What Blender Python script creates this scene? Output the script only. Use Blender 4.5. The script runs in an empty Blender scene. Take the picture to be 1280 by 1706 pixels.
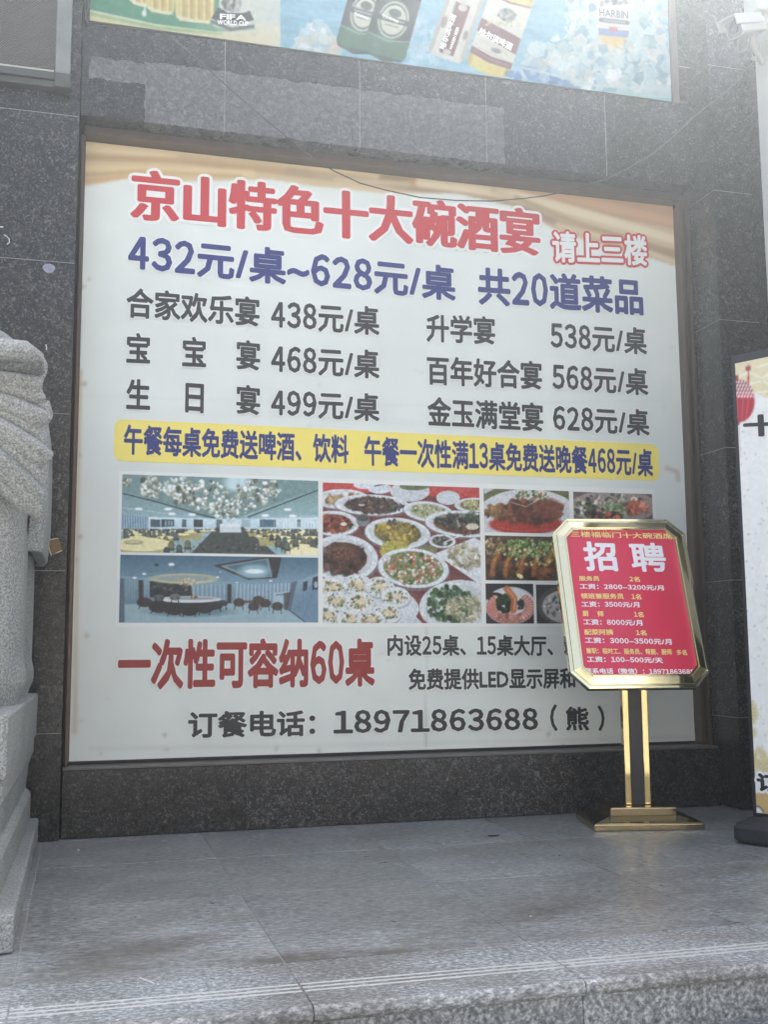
import bpy, bmesh, math, random
import numpy as np
from mathutils import Vector, Matrix
from mathutils.geometry import delaunay_2d_cdt
random.seed(7)
RNG = np.random.default_rng(11)
sc = bpy.context.scene
COL = sc.collection
R = math.radians

# ------------------------------------------------------------------ camera
F_PX, CAM = 1823.79, np.array([0.0436, -5.7989, 0.9])
YAW, PITCH, ROLL = 0.2694, 0.124, -0.0075
_f = np.array([math.sin(YAW)*math.cos(PITCH), math.cos(YAW)*math.cos(PITCH), math.sin(PITCH)])
_r0 = np.array([math.cos(YAW), -math.sin(YAW), 0.0]); _u0 = np.cross(_r0, _f)
_r = _r0*math.cos(ROLL)+_u0*math.sin(ROLL); _u = -_r0*math.sin(ROLL)+_u0*math.cos(ROLL)
cd = bpy.data.cameras.new('camera'); cam = bpy.data.objects.new('camera', cd); COL.objects.link(cam)
cd.sensor_fit = 'VERTICAL'; cd.sensor_height = 36.0; cd.lens = 36.0*F_PX/1706.0
cd.clip_start = 0.05; cd.clip_end = 2000
cam.matrix_world = Matrix(((_r[0], _u[0], -_f[0], CAM[0]), (_r[1], _u[1], -_f[1], CAM[1]), (_r[2], _u[2], -_f[2], CAM[2]), (0, 0, 0, 1)))
sc.camera = cam

# ------------------------------------------------------------------ world, sun, exposure
SUN_EL, SUN_AZ = 51.0, 33.0      # sun stands behind the building, to the right
w = bpy.data.worlds.new("World"); sc.world = w; w.use_nodes = True
nt = w.node_tree; bg = nt.nodes['Background']
sky = nt.nodes.new('ShaderNodeTexSky'); sky.sky_type = 'NISHITA'; sky.sun_disc = False
sky.sun_elevation = R(SUN_EL); sky.sun_rotation = R(SUN_AZ); sky.air_density = 0.7; sky.dust_density = 6.0; sky.ozone_density = 2.5
hs = nt.nodes.new('ShaderNodeHueSaturation'); hs.inputs['Saturation'].default_value = .62   # dusty white sky
nt.links.new(sky.outputs[0], hs.inputs['Color']); nt.links.new(hs.outputs[0], bg.inputs[0]); bg.inputs[1].default_value = 0.135
sd = bpy.data.lights.new('sun', 'SUN'); sd.energy = 5.0; sd.angle = R(0.5); sd.color = (1.0, 0.97, 0.92)
sun = bpy.data.objects.new('sun', sd); COL.objects.link(sun)
_sv = Vector((math.sin(R(SUN_AZ))*math.cos(R(SUN_EL)), math.cos(R(SUN_AZ))*math.cos(R(SUN_EL)), math.sin(R(SUN_EL))))
sun.rotation_euler = _sv.to_track_quat('Z', 'Y').to_euler(); sun.location = _sv*30
sc.view_settings.view_transform = 'Standard'; sc.view_settings.look = 'None'
sc.view_settings.exposure = 2.28; sc.view_settings.gamma = 1.0

# ------------------------------------------------------------------ helpers
def ray(px, O, N):
    """point of the photograph seen on the plane through O with normal N"""
    d = _f*F_PX + _r*(px[0]-640) - _u*(px[1]-853)
    O = np.array(O, float); N = np.array(N, float)
    return CAM + d*((O-CAM)@N)/(d@N)
def aty(px, y): return ray(px, (0, y, 0), (0, 1, 0))
def s2l(c):
    c = np.asarray(c, float)/255.0
    return np.where(c <= 0.04045, c/12.92, ((c+0.055)/1.055)**2.4)
def L(*c): return tuple(float(v) for v in s2l(c))

def tag(o, label=None, cat=None, group=None, kind=None):
    if label: o['label'] = label
    if cat: o['category'] = cat
    if group: o['group'] = group
    if kind: o['kind'] = kind
    return o
def empty(name, loc, label, cat, group=None, rz=0):
    o = bpy.data.objects.new(name, None); COL.objects.link(o); o.location = loc; o.rotation_euler = (0, 0, rz)
    o.empty_display_size = 0.1
    return tag(o, label, cat, group)
def link(name, me, mat=None, parent=None):
    o = bpy.data.objects.new(name, me); COL.objects.link(o)
    if mat is not None and not me.materials: me.materials.append(mat)
    if parent is not None:
        o.parent = parent
        mw = Matrix.LocRotScale(parent.location, parent.rotation_euler, None)
        p = parent
        if parent.parent is not None:
            q = parent.parent
            mw = Matrix.LocRotScale(q.location, q.rotation_euler, None) @ parent.matrix_parent_inverse
        o.matrix_parent_inverse = mw.inverted()
    return o

class MB:
    """collects boxes, prisms and tubes in world space for ONE mesh"""
    def __init__(s): s.v = []; s.f = []; s.tone = []
    def add(s, vs, fs, tone=1.0):
        b = len(s.v); s.v += [tuple(map(float, p)) for p in vs]
        s.f += [tuple(b+i for i in f) for f in fs]; s.tone += [tone]*len(fs)
    def box(s, x0, x1, y0, y1, z0, z1, tone=1.0):
        v = [(x0,y0,z0),(x1,y0,z0),(x1,y1,z0),(x0,y1,z0),(x0,y0,z1),(x1,y0,z1),(x1,y1,z1),(x0,y1,z1)]
        s.add(v, [(0,3,2,1),(4,5,6,7),(0,1,5,4),(1,2,6,5),(2,3,7,6),(3,0,4,7)], tone)
    def obox(s, O, U, V, W, u0, u1, v0, v1, w0, w1, tone=1.0):
        O, U, V, W = [np.array(a, float) for a in (O, U, V, W)]
        P = [O+U*a+V*b+W*c for c in (w0, w1) for a, b in ((u0,v0),(u1,v0),(u1,v1),(u0,v1))]
        s.add(P, [(0,3,2,1),(4,5,6,7),(0,1,5,4),(1,2,6,5),(2,3,7,6),(3,0,4,7)], tone)
    def loops(s, rings, cap0=True, cap1=True, tone=1.0):
        n = len(rings[0]); vs = [p for r_ in rings for p in r_]; fs = []
        for k in range(len(rings)-1):
            for i in range(n):
                j = (i+1) % n; fs.append((k*n+i, k*n+j, (k+1)*n+j, (k+1)*n+i))
        if cap0: fs.append(tuple(reversed(range(n))))
        if cap1: fs.append(tuple((len(rings)-1)*n+i for i in range(n)))
        s.add(vs, fs, tone)
    def tube(s, pts, r, n=8):
        pts = [np.array(p, float) for p in pts]; rings = []
        rr = r if hasattr(r, '__len__') else [r]*len(pts)
        for i, p in enumerate(pts):
            t = pts[min(i+1, len(pts)-1)]-pts[max(i-1, 0)]; t /= np.linalg.norm(t)+1e-12
            a = np.cross(t, (0, 0, 1)) if abs(t[2]) < .9 else np.cross(t, (0, 1, 0)); a /= np.linalg.norm(a); b = np.cross(t, a)
            rings.append([p+rr[i]*(a*math.cos(q)+b*math.sin(q)) for q in (2*math.pi*k/n for k in range(n))])
        s.loops(rings)
    def build(s, name, mat, parent=None, smooth=False, bevel=0, seg=2):
        me = bpy.data.meshes.new(name); me.from_pydata(s.v, [], s.f)
        a = me.attributes.new('tone', 'FLOAT', 'FACE'); a.data.foreach_set('value', s.tone)
        bm = bmesh.new(); bm.from_mesh(me); bmesh.ops.recalc_face_normals(bm, faces=bm.faces); bm.to_mesh(me); bm.free()
        if smooth: me.polygons.foreach_set('use_smooth', [True]*len(me.polygons))
        o = link(name, me, mat, parent)
        if bevel:
            m = o.modifiers.new('bevel', 'BEVEL'); m.width = bevel; m.segments = seg; m.limit_method = 'ANGLE'
        return o

# ------------------------------------------------------------------ materials
class N:
    """small node helper"""
    def __init__(s, name):
        s.m = bpy.data.materials.new(name); s.m.use_nodes = True; s.t = s.m.node_tree
        s.b = s.t.nodes['Principled BSDF']; s.tc = s.n('ShaderNodeTexCoord')
    def n(s, typ, **k):
        d = s.t.nodes.new(typ)
        for a, v in k.items(): setattr(d, a, v)
        return d
    def set(s, inp, v):
        if hasattr(v, 'is_output'): s.t.links.new(v, s.b.inputs[inp])
        else: s.b.inputs[inp].default_value = (*v, 1) if hasattr(v, '__len__') and len(v) == 3 else v
    def co(s, scale=(1, 1, 1), rot=(0, 0, 0), loc=(0, 0, 0)):
        m = s.n('ShaderNodeMapping'); s.t.links.new(s.tc.outputs['Object'], m.inputs[0])
        m.inputs['Scale'].default_value = scale; m.inputs['Rotation'].default_value = rot; m.inputs['Location'].default_value = loc
        return m.outputs[0]
    def noise(s, scale, detail=4, rough=.6, co=None, dist=0.0):
        d = s.n('ShaderNodeTexNoise'); d.inputs['Scale'].default_value = scale; d.inputs['Detail'].default_value = detail
        d.inputs['Roughness'].default_value = rough; d.inputs['Distortion'].default_value = dist
        s.t.links.new(co if co is not None else s.tc.outputs['Object'], d.inputs['Vector']); return d.outputs['Fac']
    def voro(s, scale, co=None, out='Color', feature='F1'):
        d = s.n('ShaderNodeTexVoronoi', feature=feature); d.inputs['Scale'].default_value = scale
        s.t.links.new(co if co is not None else s.tc.outputs['Object'], d.inputs['Vector']); return d.outputs[out]
    def ramp(s, fac, stops, interp='LINEAR'):
        d = s.n('ShaderNodeValToRGB'); cr = d.color_ramp; cr.interpolation = interp
        while len(cr.elements) < len(stops): cr.elements.new(.5)
        for e, (p, c) in zip(cr.elements, stops):
            e.position = p; e.color = (*c, 1) if hasattr(c, '__len__') else (c, c, c, 1)
        s.t.links.new(fac, d.inputs[0]); return d.outputs[0]
    def mix(s, fac, a, b, mode='MIX'):
        d = s.n('ShaderNodeMix', data_type='RGBA', blend_type=mode)
        for i, v in ((0, fac), (6, a), (7, b)):
            if hasattr(v, 'is_output'): s.t.links.new(v, d.inputs[i])
            elif i == 0: d.inputs[0].default_value = v
            else: d.inputs[i].default_value = (*v, 1) if hasattr(v, '__len__') else (v, v, v, 1)
        return d.outputs[2]
    def math(s, op, a, b=0.0):
        d = s.n('ShaderNodeMath', operation=op)
        for i, v in ((0, a), (1, b)):
            if hasattr(v, 'is_output'): s.t.links.new(v, d.inputs[i])
            else: d.inputs[i].default_value = v
        return d.outputs[0]
    def attr(s, name, out='Fac'):
        d = s.n('ShaderNodeAttribute', attribute_name=name); return d.outputs[out]
    def bump(s, h, strength=.3, dist=.01):
        d = s.n('ShaderNodeBump'); d.inputs['Strength'].default_value = strength; d.inputs['Distance'].default_value = dist
        s.t.links.new(h, d.inputs['Height']); s.t.links.new(d.outputs[0], s.b.inputs['Normal'])
    def xyz(s):
        d = s.n('ShaderNodeSeparateXYZ'); s.t.links.new(s.tc.outputs['Object'], d.inputs[0]); return d.outputs

def plain(name, col, rough=.5, metal=0.0, var=.12, vscale=30, bump=0.0, spec=.5):
    q = N(name); n = q.noise(vscale, 5)
    c = q.mix(n, tuple(v*(1-var) for v in col), tuple(min(1, v*(1+var)) for v in col))
    q.set('Base Color', c); q.set('Metallic', metal); q.set('Specular IOR Level', spec)
    q.set('Roughness', q.ramp(q.noise(vscale*.4, 3), [(.3, max(.02, rough*.8)), (.7, min(1, rough*1.2))]))
    if bump: q.bump(q.noise(vscale*3, 4), bump, .004)
    return q.m

def granite_dark(name, patch=None):
    """polished dark brown-black granite; patch = lighter, rougher rectangles"""
    q = N(name)
    warp = q.noise(7, 2)
    n1 = q.noise(27, 5, .70, dist=1.4)
    base = q.ramp(n1, [(.34, (.004, .005, .006)), (.5, (.013, .013, .014)), (.60, (.036, .036, .038)), (.72, (.15, .15, .152))])
    br = q.ramp(q.noise(16, 4, .6), [(.52, 0), (.68, 1)])
    base = q.mix(q.math('MULTIPLY', br, .75), base, q.ramp(n1, [(.35, (.008, .006, .006)), (.58, (.040, .028, .025)), (.74, (.14, .105, .095))]))
    fl = q.ramp(q.noise(42, 2.5, .55, dist=2.4), [(.57, 0), (.64, 1)])
    base = q.mix(q.math('MULTIPLY', fl, .6), base, (.155, .15, .148))
    fl2 = q.ramp(q.noise(130, 2, .5), [(.60, 0), (.70, 1)])
    base = q.mix(q.math('MULTIPLY', fl2, .35), base, (.15, .148, .145))
    big = q.ramp(q.noise(1.3, 3), [(.3, .75), (.7, 1.25)])
    base = q.mix(1.0, base, big, 'MULTIPLY')
    tone = q.attr('tone'); base = q.mix(1.0, base, tone, 'MULTIPLY')
    rough = q.ramp(q.noise(5, 4), [(.3, .16), (.75, .30)])
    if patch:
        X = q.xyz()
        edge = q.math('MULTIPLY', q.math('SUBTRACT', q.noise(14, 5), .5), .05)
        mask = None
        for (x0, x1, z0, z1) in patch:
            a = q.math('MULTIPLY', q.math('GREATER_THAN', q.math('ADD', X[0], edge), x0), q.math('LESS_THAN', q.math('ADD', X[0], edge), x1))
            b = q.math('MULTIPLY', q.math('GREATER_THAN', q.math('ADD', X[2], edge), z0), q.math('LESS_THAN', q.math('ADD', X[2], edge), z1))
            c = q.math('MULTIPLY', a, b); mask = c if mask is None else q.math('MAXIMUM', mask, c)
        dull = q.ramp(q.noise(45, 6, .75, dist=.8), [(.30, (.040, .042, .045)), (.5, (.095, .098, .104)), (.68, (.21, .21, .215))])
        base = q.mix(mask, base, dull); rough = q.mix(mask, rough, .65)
    q.set('Base Color', base); q.set('Roughness', rough); q.set('Specular IOR Level', .34)
    q.bump(n1, .04, .002)
    return q.m

def stone_grey(name, lo, mid, hi, scale=120, streak=1.0, rough=.55, stains=0, bump=.2, slab=True):
    q = N(name)
    co = q.co(scale=(1.0/streak, 1, 1))
    n = q.noise(scale, 5, .75, co=co)
    c = q.ramp(n, [(.36, lo), (.5, mid), (.64, hi)])
    big = q.ramp(q.noise(2.2, 4, co=q.co(scale=(1.0/max(1, streak*.5), 1, 1))), [(.3, .78), (.7, 1.18)])
    c = q.mix(1.0, c, big, 'MULTIPLY')
    if slab: c = q.mix(1.0, c, q.attr('tone'), 'MULTIPLY')
    if stains:
        wt = .85 if stains == 1 else .5
        sn = q.noise(1.7, 5, .62, co=q.co(scale=(.8, 1.5, 1), loc=(3.1, .4, 0)))
        X = q.xyz(); front = q.ramp(q.math('MULTIPLY', q.math('ADD', X[1], 0.0), -1/3.0), [(.45, 0.0), (.82, 1.0)])
        st = q.math('MULTIPLY', q.ramp(sn, [(.47, 0), (.62, 1)]), front)
        c = q.mix(q.math('MULTIPLY', st, wt), c, q.ramp(n, [(.3, (.055, .045, .036)), (.7, (.15, .125, .10))]))
        gr = q.noise(3.2, 4, .6, co=q.co(scale=(.35, 1.2, 1), loc=(1, 7, 0)))
        c = q.mix(q.math('MULTIPLY', q.ramp(gr, [(.5, 0), (.75, 1)]), .45), c, (.17, .155, .125))
        sc_ = q.noise(6, 2, .5, co=q.co(scale=(.12, 2.5, 1), rot=(0, 0, .05)))
        c = q.mix(q.math('MULTIPLY', q.ramp(sc_, [(.70, 0), (.76, 1)]), .22), c, (.42, .42, .42))
    q.set('Base Color', c); q.set('Roughness', q.ramp(q.noise(9, 4), [(.3, rough*.8), (.7, min(1, rough*1.25))]))
    if not slab: n = q.math('ADD', n, q.math('MULTIPLY', q.noise(26, 6, .75), 1.4))
    q.bump(n, bump, .002 if slab else .005)
    return q.m

def printed(name, rough=.42, wrinkle=.0):
    q = N(name); q.set('Base Color', q.attr('print', 'Color')); q.set('Roughness', rough); q.set('Specular IOR Level', .35)
    if wrinkle:
        a = q.noise(2.2, 3, .5, co=q.co(scale=(1, 1, .5)), dist=.6)
        q.bump(a, wrinkle, .03)
    return q.m

M_GRAN = granite_dark('dark_granite')
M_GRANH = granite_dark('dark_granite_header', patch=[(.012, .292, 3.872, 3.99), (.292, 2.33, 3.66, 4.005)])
M_MORTAR = plain('grout', (.30, .29, .27), .85)
M_FLOOR = stone_grey('platform_granite', (.125, .136, .134), (.25, .264, .258), (.45, .464, .452), 58, 1.8, .34, stains=1, bump=.06)
M_NOSE = stone_grey('nosing_granite', (.10, .11, .115), (.26, .275, .275), (.64, .66, .66), 85, 1.5, .5, stains=2, bump=.35)
M_RISER = stone_grey('riser_granite', (.065, .07, .075), (.20, .21, .21), (.50, .51, .50), 80, 1.0, .6, bump=.3)
M_STATUE = stone_grey('carved_granite', (.13, .135, .13), (.30, .31, .295), (.52, .53, .51), 130, 1.0, .75, bump=.55, slab=False)
M_GROUT = plain('floor_grout', (.36, .35, .33), .9)
M_STRIP = plain('anti_slip_groove', (.55, .55, .52), .8, var=.3, vscale=60)
M_STREET = stone_grey('street_paving', (.16, .155, .15), (.24, .235, .225), (.33, .32, .31), 60, 1.0, .85)
M_BRONZE = plain('bronze_anodised', (.10, .066, .048), .34, .55, .25, 14)
M_LEDGE = plain('ledge_metal', (.15, .14, .125), .5, .3, .25, 20)
M_VINYL = printed('banner_vinyl', .38, .22)
M_PHOTO = printed('printed_photo', .42)
M_LIGHTBOX = printed('poster_sheet', .35, .05)
M_RED = plain('print_red', L(196, 46, 52), .45, var=.06)
M_DRED = plain('print_dark_red', L(150, 38, 36), .45, var=.06)
M_BLUE = plain('print_blue', L(26, 44, 118), .45, var=.06)
M_GREY = plain('print_charcoal', L(40, 44, 46), .45, var=.06)
M_WHITE = plain('print_white', (.81, .84, .81), .45, var=.03)
M_YELLOW = plain('print_yellow', L(246, 230, 116), .45, var=.04, vscale=5)
M_INK = plain('print_ink', (.012, .012, .014), .5)
M_GOLD = plain('polished_gold', (.95, .84, .54), .07, 1.0, .08, 26)
M_GOLDP = plain('darkened_gold', (.58, .45, .22), .08, 1.0, .15, 9)  # post gold, darkened in the colour to stand in for dark reflections
M_GOLDB = plain('brushed_brass', (.36, .29, .17), .14, 1.0, .15, 20)
M_BLACK = plain('black_lacquer', (.012, .014, .020), .35, spec=.4)
M_PLASTIC = plain('black_plastic', (.016, .019, .023), .55, bump=.15)
M_POSTER = plain('poster_red', L(218, 54, 84), .16, var=.05, vscale=6)
M_PGOLD = plain('poster_yellow', L(246, 222, 140), .35, var=.04)
M_PWHITE = plain('poster_white', (.88, .88, .90), .3, var=.02)
M_WPAINT = plain('white_paint', (.52, .52, .50), .45, var=.06, vscale=12)
M_CAMW = plain('cctv_shell', (.40, .40, .375), .45, var=.12)
M_LENS = plain('cctv_lens', (.03, .03, .05), .12)
M_CABLE = plain('cable_sheath', (.045, .042, .038), .6)
M_ZINC = plain('galvanised_frame', (.19, .21, .19), .5, .35, .35, 9)
M_ZINCD = plain('dark_frame', (.06, .068, .064), .55, .2, .35, 12)
M_CARD = plain('brown_plate', (.20, .115, .045), .5, .1, .3, 60)
M_CARDE = plain('pale_torn_edge', (.75, .68, .52), .7)
M_STICK = plain('faded_sticker', (.26, .26, .34), .6, var=.5, vscale=55)
M_CHALK = plain('chalk_white', (.7, .7, .66), .9, var=.3, vscale=80)
M_LEAF = plain('dry_leaf', (.03, .028, .022), .8)

# ------------------------------------------------------------------ SETTING: street, steps, platform
def structure(o): o['kind'] = 'structure'; return o
PLAT = 0.0
m = MB(); m.box(-60, 60, -70, -3.86, -.80, -.60); structure(m.build('street', M_STREET))
m = MB(); m.box(-60, 60, -3.86, 40, -.92, -.62); structure(m.build('ground', M_STREET))
xj = [-3.82, -3.08, -2.34, -1.60, -.855, -.11, .637, 1.392, 2.129, 2.875, 3.62, 4.37, 5.11, 5.86, 6.6]
yj = [-2.535, -1.62, -.875, -.13]
m = MB(); g = .0022
for i in range(len(xj)-1):
    for a, b in zip(yj[:-1], yj[1:]):
        m.box(xj[i]+g, xj[i+1]-g, a+g, b-g, -.05, 0, random.uniform(.90, 1.10))
    m.box(xj[i]+g, xj[i+1]-g, yj[-1]+g, .6, -.05, 0, random.uniform(.93, 1.08))
structure(m.build('platform', M_FLOOR, bevel=.0012, seg=1))
m = MB(); m.box(-3.82, 6.6, -2.86, .6, -.6, -.0025); structure(m.build('platform_bed', M_GROUT))
# bull-nosed front course with three pale anti-slip grooves
m = MB(); prof = [(-2.535-g, -.045), (-2.535-g, 0.0), (-2.925, 0.0)]
for k in range(1, 8):
    a = math.pi/2*k/8*2; prof.append((-2.925-.022*math.sin(a), -.022+.022*math.cos(a)))
prof.append((-2.925, -.044))
for i in range(len(xj)-1):
    m.loops([[(xj[i]+g*.6, y, z) for y, z in prof], [(xj[i+1]-g*.6, y, z) for y, z in prof]], tone=random.uniform(.95, 1.1))
structure(m.build('platform_edge', M_NOSE))
m = MB()
for y in (-2.752, -2.782, -2.812):
    for i in range(len(xj)-1):
        m.box(xj[i]+.004, xj[i+1]-.004, y-.0045, y+.0045, -.004, .0012)
structure(m.build('anti_slip_strip', M_STRIP))
m = MB()
for i in range(len(xj)-1): m.box(xj[i]+g*.6, xj[i+1]-g*.6, -2.922, -2.88, -.152, -.046, random.uniform(.9, 1.1))
structure(m.build('step_riser', M_RISER))
for k in (1, 2, 3):
    m = MB(); y0 = -2.922-.31*k; z = -.15*k-.002
    for i in range(len(xj)-1):
        m.box(xj[i]+g, xj[i+1]-g, y0-.02, -2.60, z-.04, z, random.uniform(.9, 1.1))
        m.box(xj[i]+g, xj[i+1]-g, y0, -2.60, z-.15, z-.0405, random.uniform(.9, 1.1))
    structure(m.build('step', M_NOSE))

# ------------------------------------------------------------------ sunlit building across the street
M_PLASTER = plain('cream_render', (.46, .42, .35), .85, var=.08, vscale=2)
M_PANE = plain('dark_glazing', (.03, .04, .045), .08)
ob_ = empty('facing_building', (2, -32, -.6), 'cream rendered building with rows of dark windows across the street', 'building')
m = MB(); m.box(-34, 30, -44, -32, -.6, 10.5); m.box(-34.3, 30.3, -44.3, -31.7, 10.5, 10.9); m.build('wall', M_PLASTER, ob_)
for i in range(15):
    for k in range(3):
        m = MB(); x = -32+i*4.1; m.box(x, x+2.2, -32.02, -31.98, 1.2+k*3.1, 2.9+k*3.1); m.build('window', M_PANE, ob_)

# ------------------------------------------------------------------ granite wall of the building
wall = empty('granite_wall', (1.75, 0, 0), 'polished dark brown granite shopfront wall of slabs framing the big white banner', 'wall')
def slabs(name, xs, zs, y0, y1, mat, parent=wall, gap=.0017, back=True):
    m = MB()
    for i in range(len(xs)-1):
        for k in range(len(zs)-1):
            m.box(xs[i]+gap, xs[i+1]-gap, y0, y1, zs[k]+gap, zs[k+1]-gap, random.uniform(.70, 1.3))
    o = m.build(name, mat, parent, bevel=.0009, seg=1)
    if back:
        m = MB(); m.box(xs[0]+.005, xs[-1]-.005, y0+.0014, y1-.002, zs[0]+.005, zs[-1]-.005)
        link_o = m.build('grout', M_MORTAR, o)
    return o
ZJ = [0.003, .505, 1.29, 2.075, 2.857, 3.645, 4.43, 5.2, 6.1]
slabs('pillar', [-3.8, -3.05, -2.3, -1.55, -.79, -.033], ZJ, -.205, .02, M_GRAN)
slabs('plinth', [-.027, .86, 1.76, 2.66, 3.578], [0.003, .322], -.172, .05, M_GRAN, gap=.0007, back=False)
m = MB(); m.box(-.03, 3.575, -.165, .05, .3225, .334); m.build('ledge', M_LEDGE, wall, bevel=.003)
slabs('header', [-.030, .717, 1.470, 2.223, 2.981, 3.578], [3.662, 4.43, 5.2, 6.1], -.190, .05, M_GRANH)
slabs('pilaster', [3.58, 4.35, 5.12, 5.89, 6.6], [0.003, .503, 1.27, 2.03, 2.785, 3.573, 4.36, 5.15, 6.1], -.362, .05, M_GRAN)
slabs('shade_wall', [3.84, 4.5], [0.003, .78, 1.56, 2.34, 3.12, 3.9, 4.4], -4.2, -.366, M_GRAN, back=False)  # unseen wall added out of view to shade the banner's lower right
m = MB(); m.box(-3.8, 6.6, .08, .5, 0.003, 6.12); m.box(-3.8, 6.6, .5, 9, 5.8, 6.05); m.build('backing_wall', M_MORTAR, wall)

# ------------------------------------------------------------------ painter: a fine grid whose points carry printed colours
class Print:
    def __init__(s, O, U, V, wid, hei, res, frame=(0, 0, 1.0), white=(232, 234, 232)):
        s.O, s.U, s.V = [np.array(a, float) for a in (O, U, V)]; s.w, s.h = wid, hei
        s.nx = int(wid/res)+1; s.nz = int(hei/res)+1
        s.A, s.B = np.meshgrid(np.linspace(0, wid, s.nx), np.linspace(0, hei, s.nz))
        s.P = s.O+s.A[..., None]*s.U+s.B[..., None]*s.V
        d = s.P-CAM; z = d@_f
        s.X = 640+F_PX*(d@_r)/z; s.Y = 853-F_PX*(d@_u)/z
        s.fr(frame); s.img = np.ones((s.nz, s.nx, 3))*np.array(white, float)
    def fr(s, frame):
        ox, oy, k = frame; s.x = (s.X-ox)*k; s.y = (s.Y-oy)*k; return s
    def put(s, al, col):
        al = np.clip(al, 0, 1)[..., None]; s.img = s.img*(1-al)+np.array(col, float)*al
    def ell(s, cx, cy, rx, ry, col, ang=0, a=1.0, soft=2.0, clip=None):
        c, t = math.cos(ang), math.sin(ang); R_ = max(rx, ry)*1.02+soft*max(rx, ry)/min(rx, ry)
        bb = (np.abs(s.x-cx) < R_) & (np.abs(s.y-cy) < R_)
        if not bb.any(): return
        dx, dy = s.x[bb]-cx, s.y[bb]-cy
        d = np.sqrt(((dx*c+dy*t)/rx)**2+((-dx*t+dy*c)/ry)**2)
        al = np.clip((1-d)*min(rx, ry)/soft+.5, 0, 1)*a
        if clip is not None: al = al*clip[bb]
        al = al[:, None]; s.img[bb] = s.img[bb]*(1-al)+np.array(col, float)*al
    def mell(s, cx, cy, rx, ry, ang=0):
        c, t = math.cos(ang), math.sin(ang); dx, dy = s.x-cx, s.y-cy
        return (((dx*c+dy*t)/rx)**2+((-dx*t+dy*c)/ry)**2 < 1).astype(float)
    def mpoly(s, pts):
        if getattr(s, 'g_of', None) is not s.x:
            s.g_of = s.x; s.gx = np.gradient(s.x); s.gy = np.gradient(s.y)
        pad = 3*max(float(np.abs(s.gx[0]).max()+np.abs(s.gx[1]).max()), .5)
        px, py = [a for a, _ in pts], [b for _, b in pts]
        bb = (s.x > min(px)-pad) & (s.x < max(px)+pad) & (s.y > min(py)-pad) & (s.y < max(py)+pad)
        out = np.zeros(s.x.shape)
        if not bb.any(): return out
        X, Y = s.x[bb], s.y[bb]; g = [a[bb] for a in (*s.gx, *s.gy)]; acc = np.zeros(X.shape); n = len(pts)
        for oz, ox in ((-.375, -.125), (-.125, .375), (.125, -.375), (.375, .125)):
            x, y = X+g[0]*oz+g[1]*ox, Y+g[2]*oz+g[3]*ox; ins = np.zeros(x.shape, bool)
            for i in range(n):
                (x1, y1), (x2, y2) = pts[i], pts[(i+1) % n]
                if y1 == y2: continue
                ins ^= ((y > min(y1, y2)) & (y <= max(y1, y2)) & (x < x1+(y-y1)*(x2-x1)/(y2-y1)))
            acc += ins*.25
        out[bb] = acc; return out
    def poly(s, pts, col, a=1.0, clip=None):
        al = s.mpoly(pts)*a
        if clip is not None: al = al*clip
        s.put(al, col)
    def stroke(s, pts, wd, col, a=1.0, soft=2.0, clip=None):
        D = np.full(s.x.shape, 1e9)
        for (x1, y1), (x2, y2) in zip(pts[:-1], pts[1:]):
            vx, vy = x2-x1, y2-y1; t = np.clip(((s.x-x1)*vx+(s.y-y1)*vy)/(vx*vx+vy*vy+1e-9), 0, 1)
            D = np.minimum(D, np.hypot(s.x-x1-t*vx, s.y-y1-t*vy))
        al = np.clip((wd/2-D)/soft+.5, 0, 1)*a
        if clip is not None: al = al*clip
        s.put(al, col)
    def vgrad(s, y0, y1, c0, c1, clip=None, a=1.0):
        t = np.clip((s.y-y0)/(y1-y0), 0, 1)[..., None]; al = np.full(s.x.shape, a) if clip is None else clip*a
        s.img = s.img*(1-al[..., None])+(np.array(c0, float)*(1-t)+np.array(c1, float)*t)*al[..., None]
    def grain(s, amp, cell, clip=None, ax=1.0):
        gx, gz = max(2, int(s.w/(cell*ax))+2), max(2, int(s.h/cell)+2); gnd = RNG.normal(0, 1, (gz, gx))
        fx = s.A/s.w*(gx-1.001); fz = s.B/s.h*(gz-1.001); ix, iz = fx.astype(int), fz.astype(int); tx, tz = fx-ix, fz-iz
        v = (gnd[iz, ix]*(1-tx)+gnd[iz, ix+1]*tx)*(1-tz)+(gnd[iz+1, ix]*(1-tx)+gnd[iz+1, ix+1]*tx)*tz
        if clip is not None: v = v*clip
        s.img = s.img+(v*amp)[..., None]
    def scatter(s, n, cx, cy, rx, ry, cols, r0, r1, asp=(.4, .9), ang=0, clip=None, jit=18, dk=.72):
        for _ in range(n):
            q = math.sqrt(RNG.random()); th = RNG.random()*2*math.pi
            a, b = q*math.cos(th)*rx, q*math.sin(th)*ry
            x = cx+a*math.cos(ang)-b*math.sin(ang); y = cy+a*math.sin(ang)+b*math.cos(ang)
            r = RNG.uniform(r0, r1); c = np.array(cols[RNG.integers(len(cols))], float)+RNG.normal(0, jit)
            # a lit upper edge and a darker underside, as in the printed photograph
            s.ell(x, y+r*.25, r, r*RNG.uniform(*asp), np.clip(c*dk, 0, 255), RNG.uniform(0, 3.14), .7, max(1.2, r*.4), clip)
            s.ell(x, y-r*.1, r*.85, r*RNG.uniform(*asp)*.8, np.clip(c, 0, 255), RNG.uniform(0, 3.14), .9, max(1.2, r*.4), clip)
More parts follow.
